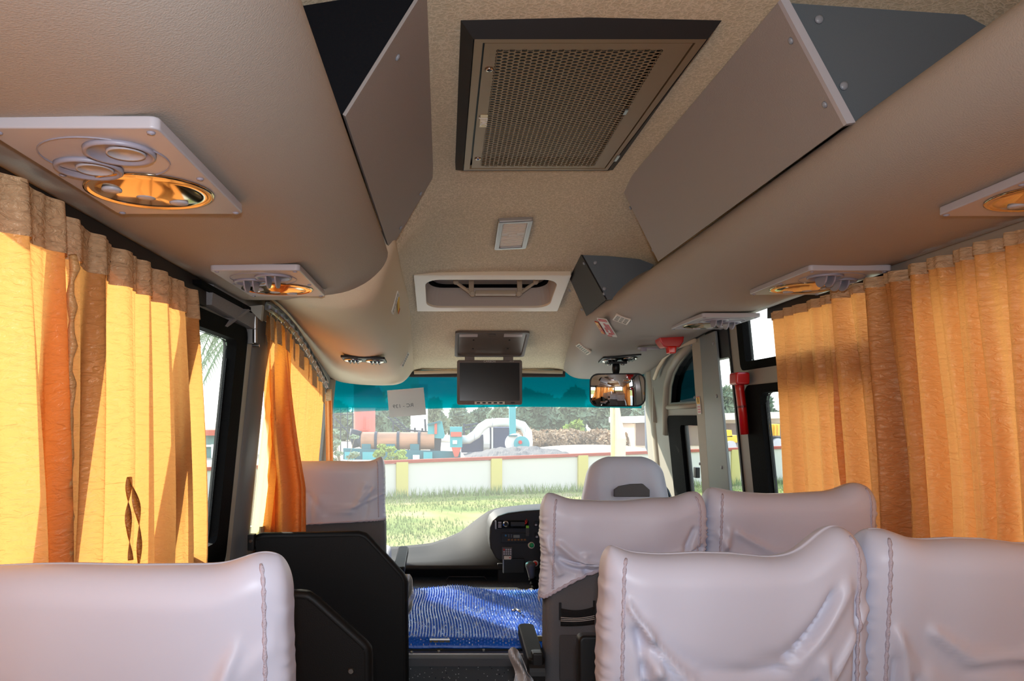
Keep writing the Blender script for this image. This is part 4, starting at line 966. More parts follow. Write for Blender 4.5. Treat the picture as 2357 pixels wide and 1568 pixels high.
t_, c_, M_ = sticker(duct_r, 1399, 753, .22, .022, (1386, 732, 1411, 773), white_p, 'red and white notice sticker on the right duct beside the vent', rows)
t_, c_, M_ = sticker(duct_r, 1382, 753, .17, .009, (1374, 738, 1390, 768), red_p, 'narrow red and yellow arrow sticker left of the white notice', [(-.45, 0, .5, .7, yellow_p), (-.35, 0, .25, .42, red_p), (.62, 0, .22, .2, yellow_p), (.78, 0, .06, .6, yellow_p)])
t_, c_, M_ = sticker(cove_l, 915, 703, .075, .011, (0, 1, -.25), yellow_p, 'thin yellow and red sticker beside the left louvre vent', [(.85, 0, .15, 1, red_p)])
y, z = WR(1609, 933, .022); c = Vector((AR - .022 - LEAN * z, y, CZ + z)); MP = axes((0, -1, 0), (LEAN * -1, 0, 1))
t = thing('sticker', 'tall yellow and pink warning sticker on the beige post strip', 'sticker', c)
MB().plate(c, .026, .045, .002, MP, r=.002).build('label_sheet', white_p, t)
MB().box(c + MP @ Vector((0, .025, .002)), (.024, .018, .0006), MP).build('print', yellow_p, t)
MB().box(c + MP @ Vector((0, .042, .0024)), (.024, .002, .0006), MP).build('print', red_p, t)
MB().box(c + MP @ Vector((0, .026, .0028)), (.004, .012, .0006), MP).build('print', blackink, t)
for k in range(3): MB().box(c + MP @ Vector((0, -.008 - k * .013, .002)), (.019, .0035, .0006), MP).build('print', mat('pink_print', (214, 140, 150), .6), t)

# ---- red fixture and grab handle on right duct
c, nn = hit(duct_r, 1540, 780); t = thing('alarm_light', 'red plastic light fitting hanging under the right duct', 'light fitting', c)
M = axes((1, 0, 0), (0, 1, 0), (0, 0, -1)); M = Matrix(((1, 0, 0), (0, -1, 0), (0, 0, -1)))
MB().prism([c + Vector((-.062, -.045, .01)), c + Vector((.062, -.045, .01)), c + Vector((.058, -.045, -.018)), c + Vector((.04, -.045, -.045)), c + Vector((-.035, -.045, -.045)), c + Vector((-.055, -.045, -.018))], (0, .09, 0)).build('housing', red_pl, t, bevel=.006)
MB().prism([c + Vector((-.018, -.05, -.04)), c + Vector((.024, -.05, -.04)), c + Vector((.02, -.05, -.075)), c + Vector((-.014, -.05, -.075))], (0, .05, 0)).build('lens', mat('bright_red_lens', (230, 30, 16), .15, spec=.7), t, bevel=.005)
c1, _ = hit(duct_r, 1478, 797); c2, _ = hit(duct_r, 1518, 796); t = thing('grab_handle', 'flat grey grab strap beside the red light fitting', 'handle', c1)
MB().box((c1 + c2) / 2 + Vector((0, 0, -.012)), ((c2 - c1).length / 2 + .02, .012, .006)).build('strap', grey_pl, t, bevel=.004)
MB().box(c1 + Vector((0.005, -.005, -.018)), (.014, .014, .010)).build('end_cap', vent_pl, t, bevel=.003)

# ---- red emergency hammer torch
t = thing('emergency_hammer', 'long red emergency hammer clipped to grey window pillar', 'hammer', R3(*WR(1705, 930)))
def wr3(px, py, inn): 
    y, z = WR(px, py, inn); return Vector((AR - inn - LEAN * z, y, CZ + z))
MB().tube([wr3(1701, 866, .03), wr3(1703, 900, .03), wr3(1708, 940, .028), wr3(1714, 1000, .028)], [.022, .019, .019, .018], 12).build('handle', red_pl, t, smooth=True)
MB().box(wr3(1702, 872, .045), (.03, .042, .026)).build('head', red_pl, t, bevel=.009)
MB().tube([wr3(1707.4, 934, .028), wr3(1708, 939, .028)], .0198, 12).build('retaining_band', mat('dark_red', (120, 20, 20), .4), t)

# ---- driver's mirror
mc_ = P(1421, 898, 4.3); t = thing('rear_view_mirror', 'wide black framed driver mirror hanging above the windshield', 'mirror', mc_)
mz = P(1418, 838, 4.3)
MB().box(mz + Vector((0, .0, .006)), (.055, .03, .007)).build('mount_plate', black, t, bevel=.003)
for sx in (-.04, .035): MB().lathe([(.012, 0), (.010, .006), (0, .008)], mz + Vector((sx, -.005, -.001)), Matrix(((1, 0, 0), (0, -1, 0), (0, 0, -1))), 12).build('screw', chrome, t, smooth=True)
MB().tube([mz, mz + Vector((.002, .012, -.03)), mz + Vector((0.004, .02, -.055)), mc_ + Vector((0, .03, .06)), mc_ + Vector((0, .025, .0))], [.020, .022, .017, .018, .016], 12).build('stem', black, t, smooth=True)
MN = axes((1, -.16, 0), (0, -.035, 1))
MB().plate(mc_ - MN @ Vector((0, 0, .018)), .150, .092, .020, MN, r=.045, seg=8).build('housing', black, t, bevel=.006)
MB().frame(mc_, .150, .092, .144, .086, .012, MN, r=.045, ri=.040, seg=8).build('rim', black, t, bevel=.002)
def mg(u, v):
    x, y = (2 * u - 1), (2 * v - 1); r = (x * x * x * x * x * x + y ** 6) ** (1 / 6) if (x or y) else 0
    q = max(abs(x), abs(y)); k = q / r if r > 0 else 1; k = 1 - (1 - k) * 1.0
    X_, Y_ = x * k * .143, y * k * .085
    return mc_ + MN @ Vector((X_, Y_, .033 - (X_ * X_ + Y_ * Y_) / .9))
MB().grid(mg, 24, 16).build('mirror_glass', mat('mirror_silver', (235, 235, 235), .015, metal=1.), t, smooth=True)

# ---- paper taped to the windshield
pc = [P(891, 899, 4.93), P(975, 892, 4.93), P(981, 955, 5.02), P(896, 961, 5.02)]
t = thing('paper_notice', 'white paper sheet taped behind the teal band of the windshield', 'paper', pc[0])
pm = bpy.data.materials.new('thin_paper'); pm.use_nodes = True; n = pm.node_tree; n.nodes.clear(); out = n.nodes.new('ShaderNodeOutputMaterial'); d = n.nodes.new('ShaderNodeBsdfDiffuse'); d.inputs[0].default_value = (.74, .68, .66, 1)
tr = n.nodes.new('ShaderNodeBsdfTranslucent'); tr.inputs[0].default_value = (.9, .88, .86, 1); mx = n.nodes.new('ShaderNodeMixShader'); mx.inputs[0].default_value = .4
n.links.new(d.outputs[0], mx.inputs[1]); n.links.new(tr.outputs[0], mx.inputs[2]); n.links.new(mx.outputs[0], out.inputs[0])
MB().prism(pc, (0, .0006, 0)).build('sheet', pm, t)
MPp = axes(pc[1] - pc[0], (pc[0] - pc[3]))
text('RC - 139', (pc[2] + pc[3]) / 2 * .42 + (pc[0] + pc[1]) / 2 * .58 + Vector((-.02, -.003, -.035)), MPp, .036, greyink, t, mirror=True)
for px, py in ((891, 962), (985, 955)):
    MB().box(P(px, py, 5.0), (.018, .0005, .012), axes((1, 0, -.6), (.6, 0, 1))).build('tape', mat('clear_tape', (214, 214, 206), .3), t)
# ================================================================== CURTAINS
def fold_fn(seed, n_, amp):
    rr = random.Random(seed); ph = [rr.uniform(0, 6.28) for _ in range(6)]; fr = [n_, n_ * 1.93, n_ * 3.1, n_ * .47]
    am = [1, .38, .16, .5]
    def f(s, v):          # s along the rail 0..1, v 0 at top, 1 at bottom
        drift = .035 * math.sin(3.1 * v + ph[4]) * v
        x = 0
        for k in range(4):
            a = math.sin(2 * math.pi * fr[k] * (s + drift * (k != 3)) + ph[k] + .8 * math.sin(2 * math.pi * s * 1.7 + ph[5]))
            x += am[k] * (math.copysign(abs(a) ** .75, a) if k == 0 else a)
        grow = .42 + .88 * v ** .6
        return amp * x * grow
    return f
def curtain(label, pos, zt, zb, fn, m, tape_h, nu=220, nv=36, group=None, name='curtain', tape=True, tape_m=None, extra=None):
    """pos(s, v) gives the hanging plane; the inward direction is its second value"""
    t = thing(name, label, 'curtain', pos(.5, 1)[0] * 1.0, group)
    def g(off):
        def gg(u, v_):
            p, inn = pos(u, v_); z0 = zt(u); z = z0 + (zb - z0) * v_
            return Vector((p.x, p.y, 0)) + inn * (fn(u, v_) + off) + Vector((0, 0, z))
        return gg
    MB().grid(g(0), nu, nv).build('cloth', m, t, smooth=True, fix=False)
    if tape:
        def tg(u, v_):
            z0 = zt(u); fr_ = tape_h / (z0 - zb) * v_; p, inn = pos(u, fr_)
            return Vector((p.x, p.y, 0)) + inn * (fn(u, fr_) + .004) + Vector((0, 0, z0 + .004 - tape_h * v_))
        MB().grid(tg, nu, 3).build('heading_tape', tape_m or band_m, t, smooth=True, fix=False)
    return t
INL = Vector((1, 0, 0)); INR = Vector((-1, 0, 0))
def posL(y0, y1, inn, y0b=None, y1b=None):
    y0b = y0 if y0b is None else y0b; y1b = y1 if y1b is None else y1b
    def p(s, v):
        y = (y0 + (y1 - y0) * s) * (1 - v) + (y0b + (y1b - y0b) * s) * v; zr = .38 - .95 * v
        return Vector((XL(zr) + inn, y, CZ + zr)), INL
    return p
def posR(y0, y1, inn, y0b=None, y1b=None):
    y0b = y0 if y0b is None else y0b; y1b = y1 if y1b is None else y1b
    def p(s, v):
        y = (y0 + (y1 - y0) * s) * (1 - v) + (y0b + (y1b - y0b) * s) * v; zr = .38 - .95 * v
        return Vector((XR(zr) - inn, y, CZ + zr)), INR
    return p
curtain('pleated golden curtain between the left seats and the passenger door', posL(1.33, 2.17, .026, 1.38, 2.57), lambda s: CZ + .358 - .018 * s, CZ - .62, fold_fn(3, 7.5, .019), curt_m, .075, nu=260)
curtain('golden curtain at the left edge of the photo with a rolled hem', posL(-.3, 1.37, .050, -.3, 1.55), lambda s: CZ + .362, CZ - .62, fold_fn(11, 13, .019), curt_m, .085, nu=420)
# rolled hem cord of that curtain
hem = MB(); pts = [Vector((XL(.36 - .95 * k / 40) + .060 + .003 * math.sin(k * 1.9), 1.372 + .17 * k / 40 + .004 * math.sin(k * 1.3), CZ + .285 - .90 * k / 40)) for k in range(41)]
hem.tube(pts, [.007 + .003 * math.sin(k * 2.1) for k in range(41)], 8)
hem.build('hem', curt_in, [o for o in bpy.data.objects if o.name.startswith('curtain') and o.type == 'EMPTY'][-1], smooth=True)
curtain('golden curtain behind the viewer on the left side windows', posL(-3.8, -.4, .05), lambda s: CZ + .383, CZ - .62, fold_fn(13, 22, .012), curt_m, .07, nu=300, nv=8)
curtain('front right golden curtain gathered beside the red hammer', posR(2.44, 2.97, .036, 2.42, 3.0), lambda s: CZ + .390, CZ - .75, fold_fn(21, 5.5, .019), curt_m, .03, nu=240)
curtain('large golden curtain with wide pleats along the right side windows', posR(.9, 2.50, .048, .9, 2.46), lambda s: CZ + .393, CZ - .75, fold_fn(31, 17, .032), curt_m, .03, nu=420)
curtain('golden curtain behind the viewer on the right side windows', posR(-3.8, .95, .05), lambda s: CZ + .398, CZ - .75, fold_fn(33, 26, .016), curt_m, .03, nu=300, nv=8)
curtain('short golden curtain across the rear window', lambda s, v: (Vector((-.5 + 1.55 * s, -4.15, 0)), Vector((0, 1, 0))), lambda s: CZ + .55, CZ + .1, fold_fn(37, 18, .014), curt_m, .03, nu=200, nv=6)

# tie band dangling on the left curtain
tb = thing('curtain_tie', 'twisted orange curtain tie dangling on the left golden curtain', 'curtain tie', P(300, 1100, 1.62))
for k, (xa, xb, ln_) in enumerate(((297, 300, 1290), (299, 322, 1302))):
    mb = MB(); N = 30; vs = []
    d = 1.60
    for i in range(N + 1):
        t_ = i / N; px = xa + (xb - xa) * t_ + (9 if k else -3) * math.sin(math.pi * t_ * 1.1); py = 1098 + (ln_ - 1098) * t_; c = P(px, py, d); a = t_ * 7 + k * 1.5; w_ = .0085 * (.6 + .4 * math.sin(math.pi * min(1, t_ * 1.5)))
        dv = Vector((math.cos(a) * .4, math.cos(a), 0)) * w_ + Vector((math.sin(a) * .004, 0, 0)); vs += [c - dv, c + dv]
    mb.add(vs, [(2 * i, 2 * i + 1, 2 * i + 3, 2 * i + 2) for i in range(N)])
    mb.build('strip', curtain_mat('tie_satin', (204, 130, 60), (190, 110, 40), .2), tb, smooth=True, solid=.001)

# ---- front left: curved rail with hooks and its curtain
rl = [(610, 703), (628, 714), (650, 733), (672, 757), (700, 797), (722, 835), (740, 868), (750, 887)]
def railp(px, py): 
    y, z = WL(px, py, .05); return Vector((-(AL - .05) + LEAN * z, y, CZ + z))
rp_ = [railp(*q) for q in rl]
rt = thing('curtain_rail', 'curved metal curtain rail over the front left window', 'curtain rail', rp_[0])
def rl_ribbon(h0, h1, o0, o1):
    mb = MB(); return mb.ring_loft([[p + Vector((o0, 0, h0)), p + Vector((o1, 0, h0)), p + Vector((o1, 0, h1)), p + Vector((o0, 0, h1))] for p in rp_])
rl_ribbon(-.012, .012, .0, .004).build('rail_face', steel, rt); rl_ribbon(.012, .016, 0, .018).build('rail_top', steel, rt); rl_ribbon(-.016, -.012, 0, .018).build('rail_lip', steel, rt)
def along(t_):
    L_ = [0]; 
    for a, b_ in zip(rp_, rp_[1:]): L_.append(L_[-1] + (b_ - a).length)
    q = t_ * L_[-1]
    for i in range(len(rp_) - 1):
        if q <= L_[i + 1] + 1e-9: return rp_[i].lerp(rp_[i + 1], (q - L_[i]) / (L_[i + 1] - L_[i]))
    return rp_[-1]
for k in range(15):
    p = along((k + .5) / 15); MB().box(p + Vector((.008, 0, 0)), (.004, .012, .006)).build('runner', grey_pl, rt)
    MB().tube([p + Vector((.01, 0, -.006)), p + Vector((.016, .004, -.02)), p + Vector((.008, 0, -.034)), p + Vector((.004, -.004, -.02))], .0016, 5).build('hook', chrome, rt)
def ztr(s0, s1):
    return lambda s: along(s0 + (s1 - s0) * s).z - .03
f1 = fold_fn(41, 10, .017)
ct = thing('curtain', 'sunlit golden curtain hanging from the curved rail behind co-driver seat', 'curtain', P(700, 1060, 4.1))
def c2(u, v):
    p = along(.22 + .76 * u); z0 = p.z - .03; z = z0 + (CZ - .62 - z0) * v; y = p.y + (v * .06 * (1 - u))
    return Vector((XL(z - CZ) + .045 + f1(u, v) * 1.0, y, z))
MB().grid(c2, 200, 30).build('cloth', curt_m, ct, smooth=True, fix=False)
for k in range(7):
    u = .04 + k * .155; a = c2(u - .03, 0); b_ = c2(min(1, u + .035), 0); off = Vector((.006, 0, 0))
    MB().prism([a + off, b_ + off, b_ + off - Vector((0, 0, .085)), a + off - Vector((0, 0, .085))], (.002, 0, 0)).build('heading_tab', band_m, ct)
# the bunch swung towards the seat
cb = thing('curtain', 'bunched golden curtain edge hanging from rail beside the dark door pillar', 'curtain', P(650, 1228, 3.3))
f2 = fold_fn(47, 2.6, .020)
def c3(u, v):
    p = along(.02 + .22 * u); z0 = p.z - .03; z = z0 + (CZ - .50 - z0) * v; w_ = min(1, v * 1.3) ** .8
    a = Vector((XL(z - CZ) + .05, p.y, z)); b_ = Vector((-.765 + .17 * u - .0 * v, 3.32 + .06 * math.sin(u * 9), z)); q = a.lerp(b_, w_); q.x += f2(u, v) * .5; q.y += f2(u + .13, v) * (.4 + .8 * v); return q
MB().grid(c3, 120, 36).build('cloth', curt_m, cb, smooth=True, fix=False)
for k in range(3):
    u = .1 + k * .32; a = c3(u, 0); b_ = c3(u + .17, 0)
    MB().prism([a + Vector((.008, 0, 0)), b_ + Vector((.008, 0, 0)), b_ + Vector((.012, 0, -.09)), a + Vector((.012, 0, -.09))], (.002, 0, 0)).build('heading_tab', band_m, cb)
f3 = fold_fn(53, 4, .006)
cs_ = thing('sheer_curtain', 'pale sheer curtain strip glowing beside the dark door pillar', 'curtain', P(600, 1210, 3.2))
MB().grid(lambda u, v: Vector((XL(.36 - .84 * v) + .03 + f3(u, v), 3.13 + .30 * u, CZ + .36 - .84 * v)), 60, 16).build('cloth', sheer_m, cs_, smooth=True, fix=False)
# the narrow tied end at the windshield corner
ce = thing('curtain', 'narrow end of golden curtain at the left windshield corner', 'curtain', P(756, 1060, 4.92))
MB().grid(lambda u, v: P(748 + 15 * u + 3 * v, 897 + 170 * v, 4.9 - .05 * u) + Vector((0, .012 * math.sin(u * 9), 0)), 20, 20).build('cloth', curt_m, ce, smooth=True, fix=False, solid=.006)
MB().prism([P(749, 896, 4.84), P(763, 896, 4.84), P(763, 922, 4.84), P(750, 924, 4.84)], (0, .003, 0)).build('heading_tab', band_m, ce)
MB().prism([P(600, 1213, 3.20), P(632, 1205, 3.6), P(632, 1240, 3.6), P(600, 1240, 3.2)], (-.06, 0, 0)).build('window_sill', pillar_beige, cs_)

# ================================================================== SEATS
def cover_mesh(cx, yb, zt, W_, T_, zbot, seed, humps, n_exp=5., dome=.055, nfold=11, hem=None, tilt=.05, amp=.008, wshr=.10, flare=.02):
    """draped seat-back cover. yb: y of the rear face at the top. humps: list of (x/halfwidth, height, width)."""
    rr = random.Random(seed); NU, NV, ND = 160, 64, 14
    folds = []
    for i in range(nfold):
        side = rr.choice([-1, 1, 1]); x0 = side * rr.uniform(.55, .98); x1 = side * rr.uniform(-.2, .9)
        v0 = rr.uniform(.5, .95); v1 = v0 - rr.uniform(.25, .75)
        folds.append((x0, v0, x1, v1, rr.uniform(.018, .045), rr.uniform(.5, 1.2) * amp * rr.choice([1, 1, -1])))
    for i in range(4):
        x0 = rr.uniform(-.8, .8); folds.append((x0, rr.uniform(.35, .6), x0 + rr.uniform(-.1, .1), rr.uniform(-.1, .1), .04, amp * rr.choice([-.7, .8])))
    H_ = zt - zbot
    def top(xn): return sum(h * math.exp(-((xn - c) / w_) ** 2) for c, h, w_ in humps)
    rings = []
    for j in range(NV + ND + 1):
        ring = []
        if j <= NV: v = j / NV; ph = 0
        else: v = 1; ph = (j - NV) / ND * math.pi / 2
        for i in range(NU):
            th = 2 * math.pi * i / NU; c, s = math.cos(th), math.sin(th)
            ex = math.copysign(abs(c) ** (2 / n_exp), c); ey = math.copysign(abs(s) ** (2 / (n_exp * .8)), s)
            ws_ = (1 - wshr * (1 - math.cos(ph))); tsc = max(.0, math.cos(ph)) ** .9
            hw = W_ / 2 * (1 + flare * (1 - v))
            x = ex * hw * ws_; y = ey * T_ / 2 * tsc
            # soft sagging of the back face
            z = zbot + (H_ - dome) * v + dome * math.sin(ph)
            xn = ex * ws_
            z += top(xn) * (v ** 3) 
            if hem and j < NV * .5: z += hem(xn, ey) * (1 - v * 2)
            # folds displace outward
            d_ = 0
            for (x0, v0, x1, v1, wd, a) in folds:
                dx, dv = x1 - x0, v1 - v0; L2 = dx * dx + dv * dv; px_, pv = xn - x0, (v + .3 * math.sin(ph)) - v0
                t_ = max(0, min(1, (px_ * dx + pv * dv) / L2)); qx, qv = px_ - t_ * dx, pv - t_ * dv
                d_ += a * math.exp(-(qx * qx + qv * qv) / (wd * wd)) * (.4 + .6 * math.sin(math.pi * (.15 + .7 * t_)))
            d_ += amp * .8 * noise.noise(Vector((xn * 1.6, v * 2.2, seed)))
            # puckers along side seams
            e_ = max(0, 1 - abs(abs(xn) - .985) / .06); d_ += e_ * amp * .22 * math.sin(v * 95 + 2 * math.sin(v * 31)) * (1 if s < 0 else .5)
            nrm = Vector((c * (abs(c) ** 3), s, 0)); nrm = nrm.normalized() if nrm.length > 0 else nrm
            k = math.cos(ph) * 1.0
            yy = yb + T_ / 2 + y + nrm.y * d_ * k; xx = cx + x + nrm.x * d_ * k * .6; z += d_ * math.sin(ph) * .8
            yy += (zt - z) * tilt
            ring.append(Vector((xx, yy, z)))
        rings.append(ring)
    mb = MB(); mb.ring_loft(rings, cap0=False, cap1=True); return mb, rings
def seat(cx, yb, zt, W_, T_, zbot, seed, humps, label, base=True, hem=None, seat_z=.45, group='passenger seats', tilt=.05, shellw=.96, **kw):
    t = thing('bus_seat', label, 'seat', (cx, yb + T_ / 2, 0 if base is True else base), group)
    mb, rings = cover_mesh(cx, yb, zt, W_, T_, zbot, seed, humps, tilt=tilt, hem=hem, **kw)
    cv = mb.build('cover', cover, t, smooth=True)
    hp = [rings[0][i] for i in range(84, 157)]
    MB().tube(hp, [.0045 + .0014 * math.sin(i * 1.9) for i in range(len(hp))], 6).build('elastic_hem', stitch, cv, smooth=True)
    # gathered seam along the two rear edges
    for sgn in (-1, 1):
        idx = [i for i in range(160)]; pts = []
        for r in rings[4:-6]:
            best = r[140 if sgn > 0 else 100]; pts.append(best)
        MB().tube(pts, [.0032 + .0011 * math.sin(i * 2.2) for i in range(len(pts))], 6).build('seam', stitch, cv, smooth=True)
    # shell, cushion, base
    sb = .30 if base is True else base + .1
    mbs = MB(); rr_ = []
    for k in range(9):
        z = sb + (zt - .09 - sb) * k / 8; y = yb + .008 + (zt - z) * tilt
        ins = .0 if z < zbot + .02 else .022; rr_.append([Vector((cx + x, y + T_ / 2 - .008 + q, z)) for x, q in rrect(W_ / 2 * shellw - ins, T_ / 2 - .012 - ins, .02, 4)])
    mbs.ring_loft(rr_).build('seat_back', seat_grey, t, smooth=False, bevel=.004)
    MB().plate((cx, yb + T_ + .23 + (zt - seat_z) * tilt, seat_z - .12), W_ / 2 * .98, .25, .12, I3, r=.05, seg=5).build('cushion', cover, t, bevel=.02)
    zb0 = 0 if base is True else base
    MB().box((cx, yb + T_ + .22, (zb0 + seat_z - .12) / 2), (W_ / 2 * .6, .16, (seat_z - .12 - zb0) / 2)).build('pedestal', dark_grey, t, bevel=.01)
    return t
SC = .075
h2 = [(-.93, .020, .22), (.88, .045, .24)]
# nearest row, left single
seat(-.465, 1.10, ZZ(1322, 1.10), .475, .13, .62, 5, [(.84, .022, .2), (-.6, .004, .5)], 'white covered seat at the bottom left, closest to the curtain', amp=.010)
seat(XX(1714, 1.33), 1.33, ZZ(1288, 1.33), XX(2028, 1.33) - XX(1400, 1.33), .14, .66, 8, [(-.95, .016, .14), (.80, .050, .22)], 'nearest white covered seat right of the aisle, widest in view', amp=.019, nfold=20)
seat(XX(2340, 1.33), 1.34, ZZ(1256, 1.33), XX(2655, 1.33) - XX(2027, 1.33), .14, .66, 14, [(-.84, .016, .2)], 'white covered seat cut off by the lower right corner of the photo', amp=.018, nfold=18)
hem_r2 = lambda xn, ey: (.085 * max(0, 1 - ((xn + .95) / 1.0 - 1.0) ** 2) if ey < -.3 else -.02)
s2 = seat(XX(1447, 2.03), 2.03, ZZ(1156, 2.03), XX(1640, 2.03) - XX(1252, 2.03), .13, .885, 19, [(-.90, .016, .2), (.86, .024, .2)], 'second row white covered aisle seat with black net strap on its back', hem=hem_r2, amp=.018, nfold=16)
seat(XX(1848, 2.03), 2.05, ZZ(1140, 2.03), XX(2050, 2.03) - XX(1644, 2.03), .13, .80, 23, [(-.92, .008, .2), (.78, .030, .22)], 'second row white covered seat beside the right curtain', amp=.017, nfold=15)
# co-driver seat behind the big black partition
hem_co = lambda xn, ey: (.012 * xn if ey < 0 else 0)
cd = seat(XX(775, 3.55), 3.55, ZZ(1063, 3.55), XX(884, 3.55) - XX(668, 3.55), .13, ZZ(1204, 3.55), 29, [(.93, .018, .15)], 'co-driver seat with short white cover behind the tall black partition', base=.44, seat_z=.68, hem=hem_co, amp=.008, nfold=6, group='front seats', shellw=1.02)
# driver seat: dome shaped headrest cover with an opening
ds_ = thing('bus_seat', 'driver seat with domed white cover and grey gap in front of the windshield', 'seat', (XX(1447, 3.75), 3.8, .44), 'front seats')
mb = MB(); rings = []; NU = 120
dz0 = ZZ(1180, 3.75); dz1 = ZZ(1053, 3.75); 
for j in range(31):
    v = j / 30; hw = (XX(1553, 3.75) - XX(1341, 3.75)) / 2 * (1.0 - .26 * v) * (1 - max(0, v - .55) ** 2.6 * 3.9) ; hw = max(hw, .004)
    z = dz0 + (dz1 - dz0) * (1 - (1 - v) ** 1.25); th_ = .07 * (1 - v ** 5 * .85); ring = []
    for i in range(NU):
        a = 2 * math.pi * i / NU; c, s = math.cos(a), math.sin(a); ex = math.copysign(abs(c) ** .6, c); ey = math.copysign(abs(s) ** .6, s)
        w_ = .008 * math.sin(ex * 9 + v * 3) * (1 - v) + .006 * noise.noise(Vector((ex * 2, v * 3, 7)))
        ring.append(Vector((XX(1446, 3.75) + ex * hw, 3.82 + ey * (th_ + w_), z)))
    rings.append(ring)
mb.ring_loft(rings, cap0=False); mb.build('cover', cover, ds_, smooth=True)
gp = [(1414, 1144), (1414, 1128), (1425, 1120), (1450, 1115), (1480, 1114), (1496, 1128), (1496, 1144)]
MB().prism([P(a, b_, 3.735) for a, b_ in gp], (0, .02, 0)).build('head_rest_gap', seat_grey, ds_, bevel=.003)
MB().box((XX(1446, 3.75), 3.84, .72), (.19, .045, .26)).build('seat_back', seat_grey, ds_, bevel=.02)
MB().box((XX(1446, 3.75), 4.10, .66), (.23, .22, .06)).build('cushion', seat_grey, ds_, bevel=.02)
MB().box((XX(1446, 3.75), 4.08, .52), (.15, .15, .08)).build('pedestal', black, ds_)

# net strap on the second row seat
yb = 2.03 + .004 + .035
ns = thing('net_strap', 'black elastic net strap with thin white stripes on grey seat back', 'strap', P(1330, 1420, 2.05))
mb = MB(); yn = lambda py: 2.03 + (1.14 - ZZ(py, 2.03)) * .05 + .002
def nsg(u, v):
    sag = 10 * math.sin(math.pi * u); py = 1403 + 41 * v + (sag * (1 - v) * .5 - 4 * u); return Vector((XX(1292 + 78 * u, 2.03), yn(py) - .006 - .006 * math.sin(math.pi * u), ZZ(py, 2.03)))
MB().grid(nsg, 16, 6).build('net_band', mat('black_net', (14, 14, 15), .8, bump=.5, nscale=400), ns, smooth=True, solid=.003)
for k in range(3):
    MB().tube([nsg(u / 12, .50 + .10 * k) + Vector((0, -.0025, 0)) for u in range(13)], .0007, 4).build('white_stripe', white_p, ns)
for px, py in ((1291, 1398), (1370, 1393)): MB().box((XX(px, 2.03), yn(py) - .004, ZZ(py + 12, 2.03)), (.003, .003, .022)).build('strap_end', black, ns)
# recess panel low on that seat back
MB().plate(Vector((XX(1330, 2.03), yn(1500) + .0, ZZ(1520, 2.03))), .045, .06, .006, axes((1, 0, 0), (0, 0, 1)), r=.006).build('table_recess', dark_grey, s2, bevel=.002)

# ---- armrests
def armrest(a0, a1, wd, th, label, loc, n_=None):
    t = thing('armrest', label, 'armrest', loc); ax = (a1 - a0); M = axes((1, 0, 0), ax); MB().plate((a0 + a1) / 2, wd / 2, ax.length / 2, th, M, r=wd * .35, seg=4).build('pad', leather, t, bevel=.006); return t
ar = armrest(P(916, 1306, 3.38), P(931, 1257, 3.74), .048, -.035, 'co-driver armrest pointing forward beside the black partition', P(916, 1306, 3.38))
MB().tube([P(918, 1300, 3.5), P(920, 1335, 3.52)], .014, 10).build('pivot_arm', black, ar)
ar = armrest(P(1212, 1434, 2.30), P(1233, 1518, 2.02), .047, .035, 'black armrest sloping down left of the second row aisle seat', P(1233, 1518, 2.0))
MB().lathe([(.032, -.02), (.032, .02)], P(1234, 1548, 2.04), MX, 20).build('pivot_disc', black, ar); MB().box(P(1236, 1535, 2.04), (.014, .02, .04)).build('pivot_arm', black, ar, bevel=.004)
rr = random.Random(9)
bgp = thing('plastic_wrap', 'crumpled clear plastic wrap on the lower armrest hinge', 'plastic wrap', P(1205, 1560, 1.97))
wrap_m = mat('plastic_film', (196, 198, 200), .15, spec=.8)
mb = MB()
mb.grid(lambda u, v: P(1178 + 42 * u + 8 * math.sin(v * 5), 1580 - (28 + 62 * math.sin(math.pi * (u * .6 + .35))) * v, 1.97 + .03 * math.sin(u * 7 + v * 4)), 14, 12); mb.build('film', wrap_m, bgp, smooth=False, solid=.001)
MB().plate(P(1355, 1520, 1.30), .0215, .048, .03, axes((1, 0, 0), (0, 0, 1)), r=.010, seg=4)
ar = thing('armrest', 'upright black textured armrest left of the nearest right seat', 'armrest', P(1355, 1560, 1.56))
MB().plate(P(1355, 1540, 1.57), .026, .074, .04, axes((1, 0, 0), (0, .05, 1)), r=.012, seg=4).build('pad', leather, ar, bevel=.006)

# ---- black partitions
def partition(px_pts, d, label, th=.03, bead=.011):
    t = thing('partition', label, 'partition', P(px_pts[0][0], px_pts[0][1], d)); fl = (1.36 * F / d) + VY
    pts = [P(a, b_, d) for a, b_ in px_pts]
    MB().prism(pts, (0, th, 0)).build('board', leather, t, bevel=.004)
    edge = [p + Vector((0, th / 2, 0)) for p in pts if p.z > .02]
    dense = []
    for a, b_ in zip(edge, edge[1:]):
        for k in range(6): dense.append(a.lerp(b_, k / 6))
    dense.append(edge[-1])
    MB().tube(dense, th * .5 + .0015, 8).build('padded_edge', leather, t, smooth=True); return t
pt_ = partition([(587, 1800), (587, 1260), (590, 1243), (604, 1237), (700, 1236), (824, 1233), (838, 1237), (850, 1248), (922, 1326), (928, 1337), (929, 1345), (931, 1640), (931, 1800)], 2.9, 'tall black leatherette partition in front of the co-driver seat', .03)
MB().box(P(580, 1248, 2.9), (.012, .02, .03)).build('bracket', black, pt_, bevel=.003); MB().lathe([(.008, 0), (.006, .004)], P(577, 1246, 2.88), MY, 10).build('bracket_bolt', chrome, pt_)
pt_ = partition([(560, 1700), (560, 1380), (575, 1377), (690, 1375), (706, 1377), (722, 1388), (832, 1487), (840, 1497), (842, 1510), (843, 1700)], 1.9, 'lower black leatherette partition between left seat and step', .03)
MB().lathe([(.008, 0), (.006, .004)], P(808, 1545, 1.895), MY, 10).build('screw', steel, pt_)

